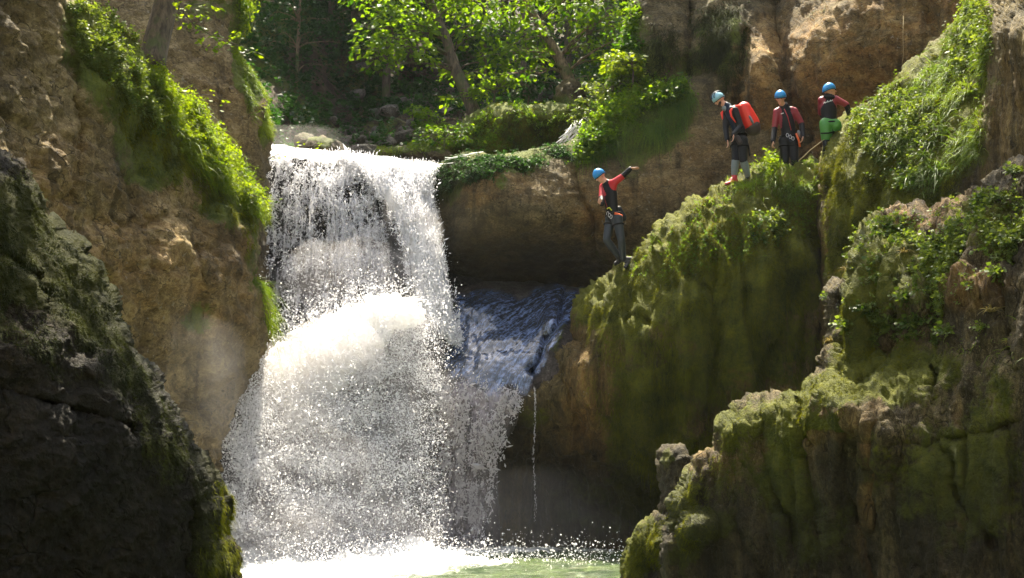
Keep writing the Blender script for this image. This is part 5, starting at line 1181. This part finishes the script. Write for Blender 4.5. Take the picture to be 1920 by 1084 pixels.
# --- the one balancing down the edge, arm stretched out
def ex1(root, base, j, k):
    strip('sling', root, base, [k['waist']+k['fd']*.15+np.array([-.02, 0, -.02]), k['waist']+k['fd']*.17+np.array([.03, 0, .0]), k['waist']+k['fd']*.16+np.array([.07, 0, -.05])], .011, C_yel)
    strip('belt', root, base, [k['pelvis']+np.array([.0, -.16, .07]), k['pelvis']+np.array([.07, -.15, .05]), k['pelvis']+np.array([.14, -.09, .03])], .022, C_orange)
    blobs('gear_bag', root, base, [(k['waist']+np.array([.13, .02, .0]), k['pelvis']+np.array([.16, .02, .02]), .06, .075, .8, None)], C_neo)
    strip('zip', root, base, [k['neck']+k['fd']*.09+np.array([-.05, 0, -.04]), k['chest']+k['fd']*.13+np.array([-.07, 0, 0]), k['waist']+k['fd']*.11+np.array([-.03, 0, 0])], .006, C_dkred)
person('person in a black and red wetsuit and blue helmet stepping down the rock, arm outstretched',
       dict(head=(1124.5, 330.5, -.05), neck=(1138, 345, 0), shL=(1152, 342, -.12), shR=(1130.5, 350, .12), elL=(1168, 330.5, -.22), wrL=(1181.5, 317, -.26), elR=(1128, 371, -.02), wrR=(1128.5, 383, -.2),
            chest=(1143.5, 364, 0), waist=(1147, 392, 0), hipL=(1157, 410, -.07), hipR=(1145, 410, .09), knL=(1165, 450, -.12), ankleL=(1168.5, 486, 0), knR=(1137.5, 450, .0), ankleR=(1160, 481, .1)),
       (-.62, -.45, -.62), (-.45, -.1, .85), dict(torso=C_neo, upper=C_red, fore=C_neo, leg=C_sheen, shin=C_sheen, hip=C_neo, front=(-.5, -.85, 0)),
       dict(L=((1, -.1, .12), (0, 0, -1), (0, -1, .3), .12), R=((-.6, -.5, .45), (0, -.3, -1), (0, 0, 1), .8)),
       feet=((((1174, 503, 25.)[0], 503, 24.92), (1187, 487, 25.08), C_shoe), ((1153, 497, 25.08), (1166, 489, 25.2), C_shoe)), helmet=C_blue, extra=ex1)
# --- the bearded one with the pack, looking down
def ex2(root, base, j, k):
    blobs('sleeve_cuff', root, base, [(j['elL']*.45+j['wrL']*.55, j['wrL'], .043, .038, 1, None)], C_grey); blobs('sleeve_cuff', root, base, [(j['elR']*.45+j['wrR']*.55, j['wrR'], .043, .038, 1, None)], C_grey)
    blobs('collar', root, base, [(k['neck']+k['hf']*.06, k['neck']-k['hf']*.03, .055, .06, 1, None)], C_grey)
    blobs('gear_bag', root, base, [(k['pelvis']+np.array([-.07, -.17, .02]), k['pelvis']+np.array([-.02, -.17, -.07]), .05, .05, 1, None)], C_pack2)
    strip('tool_strap', root, base, [k['pelvis']+np.array([.13, -.02, 0]), k['pelvis']+np.array([.17, 0, -.15]), k['pelvis']+np.array([.18, 0, -.28])], .016, C_blk)
r2, j2 = person('bearded person in pale blue helmet wearing a red pack, bending forward to look down',
       dict(head=(1348, 187.5, -.02), neck=(1363, 200, 0), shL=(1378, 207, -.17), shR=(1361.5, 211, .14), elL=(1389, 237, -.2), wrL=(1375.5, 252, -.32), elR=(1360.5, 241, .05), wrR=(1363.5, 262, -.08),
            chest=(1375, 219, 0), waist=(1385, 243, .02), hipL=(1392, 264, -.08), hipR=(1381, 264, .08), knL=(1394, 302, -.14), ankleL=(1402.5, 331, .0), knR=(1379, 300, -.05), ankleR=(1376.5, 329, .02)),
       (-.75, -.35, -.62), (-.55, -.1, .8), dict(torso=C_navy, upper=C_neo, fore=C_neo, leg=C_neo, shin=C_grey, hip=C_neo, front=(-.55, -.8, 0)),
       dict(L=((-.1, -.12, -1), (-1, 0, 0), (0, -1, 0), .45), R=((.15, -.15, -1), (-1, 0, 0), (0, -1, 0), .45)),
       feet=(((1394, 342, 24.86), (1408, 340, 25.05), C_shoe), ((1360, 347, 24.8), (1379, 342, 24.95), C_shoer)), helmet=C_pale, beard=True, extra=ex2, Yb=24.95)
# the pack is worn, so it is a thing of its own
c0 = P(1401, 219, 25.06); ax = unit(P(1390, 193, 25.02)-P(1411, 246, 25.1)); root = empty('backpack', P(1411, 246, 25.1)); tag(root, 'big bright red backpack with dark base on the back of the bearded person', 'backpack'); bs = P(1411, 246, 25.1)
sd = unit(np.cross(ax, np.array([1., 0, 0])))
fuse('pack_body', [(c0+ax*.17, c0-ax*.14, .115, .135, 1.15, sd), (c0+ax*.12+np.array([.05, 0, -.02]), c0-ax*.12+np.array([.07, 0, 0]), .09, .10, 1.2, sd)], [C_pack], bs, .012, 4, parent=root)
fuse('pack_base', [(c0-ax*.20+np.array([.02, 0, 0]), c0-ax*.245+np.array([.02, 0, 0]), .138, .125, 1.15, sd)], [C_pack2], bs, .012, 3, parent=root)
fuse('pack_panel', [(c0-ax*.05+np.array([.015, -.125, 0]), c0-ax*.13+np.array([.02, -.135, 0]), .045, .05, .5, sd)], [C_grey], bs, .009, 2, parent=root)
for s_, off in (('L', -1), ('R', 1)):
    a = j2['sh'+s_]; ts = tube([Vector(q-bs) for q in (c0+ax*.2+np.array([-.05, .06*off, 0]), a+np.array([-.0, 0, .075]), a+np.array([-.085, -.03, -.02]), a+np.array([-.075, -.045, -.12]), a+np.array([.0, -.06, -.24]))], [.022, .024, .024, .018, .01], 6)
    Vt, Ft = multi([ts]); np_mesh('shoulder_strap', Vt, Ft, C_pack, parent=root)
# --- the one standing facing us
def ex3(root, base, j, k):
    strip('zip', root, base, [k['neck']+np.array([-.015, -.1, -.06]), k['chest']+np.array([-.0, -.125, 0]), k['waist']+np.array([.03, -.115, 0])], .007, C_red)
    strip('chest_print', root, base, [k['chest']+np.array([-.12, -.115, .055]), k['chest']+np.array([-.075, -.13, .065])], .008, C_white)
    strip('sling', root, base, [k['waist']+np.array([.12, -.1, -.06]), k['pelvis']+np.array([.16, -.12, -.02]), k['pelvis']+np.array([.18, -.1, -.14])], .02, C_orange)
    strip('sling', root, base, [k['waist']+np.array([-.05, -.14, -.07]), k['pelvis']+np.array([0, -.15, -.06]), k['pelvis']+np.array([.07, -.14, .0])], .012, C_navy)
    blobs('gloves', root, base, [(k['waist']+np.array([.17, -.08, -.02]), k['waist']+np.array([.21, -.07, -.10]), .03, .03, 1, None)], C_grey)
r3, j3 = person('person with a blue helmet and dark red sleeves standing facing the camera above the moss',
       dict(head=(1463.5, 184.5, -.1), neck=(1470, 201, -.02), shL=(1489, 208, 0), shR=(1456.5, 210, -.02), elL=(1503, 232, .02), wrL=(1505.5, 256, -.12), elR=(1452.5, 240, .0), wrR=(1449.5, 265, -.12),
            chest=(1474.5, 222, 0), waist=(1478, 247, 0), hipL=(1487, 264, 0), hipR=(1470.5, 264, 0), knL=(1490, 303, -.08), ankleL=(1491, 338, .05), knR=(1472, 303, -.08), ankleR=(1472, 338, .05)),
       (-.35, -.88, -.3), (-.08, -.2, 1), dict(torso=C_neo, upper=C_dkred, fore=C_neo, leg=C_neo, shin=C_neo, hip=C_neo, front=(0, -1, 0)),
       dict(L=((-.25, -.25, -1), (-1, 0, 0), (0, -1, 0), .7), R=((-.25, -.2, -1), (1, 0, 0), (0, -1, 0), .9)),
       feet=(((1493, 349, 24.95), (1491, 343, 25.2), C_shoe), ((1470, 349, 24.95), (1472, 343, 25.2), C_shoe)), helmet=C_blue, extra=ex3, Yb=25.1)
# --- the one climbing on the slope, back to us, green seat guard
def ex4(root, base, j, k):
    fuse('seat_guard', [(j['hipL']+np.array([-.01, -.02, .06]), j['hipR']+np.array([.01, -.02, .04]), .118, .118, 1, None), (j['hipL']+np.array([-.01, -.03, .02]), j['hipL']*.42+j['knL']*.58, .118, .10, 1, None), (j['hipR']+np.array([.02, -.03, .0]), j['hipR']*.35+j['knR']*.65, .115, .10, 1, None)], [C_green], base, .011, 4, parent=root)
    b0 = k['chest']+np.array([-.11, -.125, .03]); ts = []
    for q, h in enumerate((.03, .02, .035, .022, .03, .02)): ts.append(tube([Vector(b0+np.array([q*.028, -.008, q*.009])-base), Vector(b0+np.array([q*.028+.016, -.008, q*.009+h])-base)], .0055, 5))
    Vt, Ft = multi(ts); np_mesh('back_print', Vt, Ft, C_white, parent=root)
    strip('guard_trim', root, base, [j['hipL']*.62+j['knL']*.38+np.array([-.12, -.09, 0]), j['hipL']*.62+j['knL']*.38+np.array([0, -.15, -.01]), j['hipL']*.62+j['knL']*.38+np.array([.12, -.12, .02])], .012, C_blk)
    blobs('hood', root, base, [(k['neck']+np.array([-.06, -.06, .0]), k['neck']+np.array([.06, -.06, -.01]), .045, .045, 1, None)], C_neo)
r4, j4 = person('person in a bright green seat guard seen from behind leaning on the mossy slope',
       dict(head=(1556, 170.5, 0), neck=(1553.5, 183, 0), shL=(1540.5, 188, .0), shR=(1566.5, 186, -.02), elL=(1539, 212, .22), wrL=(1550, 226, .42), elR=(1587.5, 197, .0), wrR=(1592, 213, .02),
            chest=(1553, 201, 0), waist=(1555, 222, 0), hipL=(1549, 239, 0), hipR=(1564, 239, 0), knL=(1550.5, 274, -.06), ankleL=(1547, 303, .05), knR=(1578, 262, .25), ankleR=(1577, 292, .35)),
       (.85, .1, .1), (-.05, 0, 1), dict(torso=C_neo, upper=C_dkred, fore=C_neo, leg=C_neo, shin=C_neo, hip=C_neo, front=(0, 1, 0)),
       dict(L=((.6, .3, -.3), (0, 0, -1), (0, -1, 0), .5), R=((.55, .05, -.75), (0, 0, -1), (0, -1, 0), .7)),
       feet=(((1550, 315, 24.75), (1545, 311, 24.55), C_shoe), ((1582, 303, 25.1), (1575, 300, 24.9), C_shoe)), helmet=C_blue, extra=ex4, Yb=24.55)
# ropes
def rope(pts, r, label):
    V = np.array(pts); b = V[0]; Vt, Ft = multi([tube([Vector(p-b) for p in V], r, 6)]); o = np_mesh('rope', Vt, Ft, C_rope); o.location = tuple(b); tag(o, label, 'rope')
rope([P(1497, 302, 25.1), P(1508, 293, 24.95), P(1520, 281, 24.85), P(1532, 272, 24.7), P(1545, 262, 24.45)], .009, 'tan rope running from behind the moss to the person in the green seat guard')
rope([P(1690, 128, 24.9), P(1720, 110, 24.7), P(1745, 88, 24.3), P(1775, 60, 24.), P(1810, 30, 23.6)], .008, 'thin safety rope stretched along the upper right cliff above the slope')
rope([P(1694, 30, 24.9), P(1693, 70, 24.85), P(1694, 100, 24.8), P(1691, 126, 24.8)], .004, 'thin vertical cord hanging against the orange cliff')
# ------------------------------------------------------------------ air
bm = bmesh.new(); bmesh.ops.create_cube(bm, size=1); me = bpy.data.meshes.new('haze'); bm.to_mesh(me); bm.free()
hz = bpy.data.objects.new('haze', me); COL.objects.link(hz); hz.scale = (304, 304, 66); hz.location = (0, 0, 30.3)
m = bpy.data.materials.new('haze_air'); m.use_nodes = True; nt = m.node_tree; nt.nodes.remove(nt.nodes['Principled BSDF'])
pv = nt.nodes.new('ShaderNodeVolumePrincipled'); pv.inputs['Color'].default_value = (.86, .90, .95, 1); pv.inputs['Density'].default_value = .00012; pv.inputs['Anisotropy'].default_value = .35
nt.links.new(pv.outputs[0], nt.nodes['Material Output'].inputs['Volume']); me.materials.append(m); tag(hz, kind='stuff')

# drifting spray: soft ellipsoids of mist where the water strikes
def mist(px, py, Y, rx, ry, rz, dens, rot=0.):
    bm = bmesh.new(); bmesh.ops.create_icosphere(bm, subdivisions=4, radius=1)
    for v in bm.verts:
        n = float(fbm(np.array([list(v.co*1.2+Vector((px*.01, py*.01, 0)))]), 4)[0]); v.co *= 1+.5*n
    me = bpy.data.meshes.new('mist'); bm.to_mesh(me); bm.free()
    o = bpy.data.objects.new('mist', me); COL.objects.link(o); o.location = PV(px, py, Y); o.scale = (rx, ry, rz); o.rotation_euler = (0, rot, 0)
    m = bpy.data.materials.new('mist'); m.use_nodes = True; nt = m.node_tree; nt.nodes.remove(nt.nodes['Principled BSDF'])
    pv = nt.nodes.new('ShaderNodeVolumePrincipled'); pv.inputs['Color'].default_value = (.98, .945, .94, 1); pv.inputs['Density'].default_value = dens; pv.inputs['Anisotropy'].default_value = .3
    nt.links.new(pv.outputs[0], nt.nodes['Material Output'].inputs['Volume']); me.materials.append(m); tag(o, kind='stuff')
mist(570, 930, 23.6, 1.6, .7, 1.5, .16); mist(600, 1000, 23.4, 1.9, 1.0, .7, .12); mist(640, 540, 26.4, 1.4, .6, 1.0, .3); mist(760, 480, 26.9, .7, .5, 1.3, .25)
mist(565, 715, 24.2, .82, .35, .72, .8, .3); mist(645, 655, 24.4, .9, .35, .6, .8, .4); mist(730, 605, 24.8, .68, .35, .42, .6)
mist(520, 1010, 23.2, 1.4, .9, .5, .3); mist(900, 1000, 24.8, 2.4, .8, 1.1, .05); mist(1010, 980, 24.8, 1.8, .7, 1.0, .04); mist(790, 840, 25.0, 1.3, .5, 1.8, .07)
mist(310, 660, 20.0, 1.2, .5, .6, .03); mist(340, 720, 19.8, .9, .5, 1.1, .05); mist(290, 620, 19.6, .6, .4, .3, .06); mist(550, 262, 29.4, 1.2, .8, .3, .06)
# ------------------------------------------------------------------ light, air, camera
SUN_TO = Vector((-.01, .42, .87)).normalized()
w = bpy.data.worlds.new('World'); scene.world = w; w.use_nodes = True
nt = w.node_tree; bg = nt.nodes['Background']
sky = nt.nodes.new('ShaderNodeTexSky'); sky.sky_type = 'NISHITA'; sky.sun_disc = False
el = math.asin(SUN_TO.z); az = math.atan2(SUN_TO.x, SUN_TO.y)
sky.sun_elevation = el; sky.sun_rotation = az
sky.dust_density = 4; sky.ozone_density = .6
hs = nt.nodes.new('ShaderNodeHueSaturation'); hs.inputs['Saturation'].default_value = .5; nt.links.new(sky.outputs[0], hs.inputs['Color'])
nt.links.new(hs.outputs[0], bg.inputs['Color']); bg.inputs['Strength'].default_value = .10
ld = bpy.data.lights.new('sun', 'SUN'); ld.energy = 5; ld.angle = math.radians(.5); ld.color = (1, .90, .70)
lo = bpy.data.objects.new('sun', ld); COL.objects.link(lo)
lo.rotation_euler = SUN_TO.to_track_quat('Z', 'Y').to_euler(); lo.location = (0, 0, 60)

cd = bpy.data.cameras.new('camera'); co = bpy.data.objects.new('camera', cd); COL.objects.link(co)
cd.sensor_width = 36; cd.lens = F_PX/1920*36; cd.clip_end = 2000; cd.clip_start = .1
co.location = CAM.tolist(); co.rotation_euler = (math.radians(90)+PITCH, 0, 0)
scene.camera = co
scene.view_settings.view_transform = 'Standard'; scene.view_settings.look = 'None'
scene.view_settings.exposure = 2.25; scene.view_settings.gamma = 1
c = scene.cycles
c.use_denoising = True; c.max_bounces = 7; c.diffuse_bounces = 4; c.transparent_max_bounces = 24; c.volume_bounces = 1
c.sample_clamp_indirect = 6; c.caustics_reflective = False; c.caustics_refractive = False
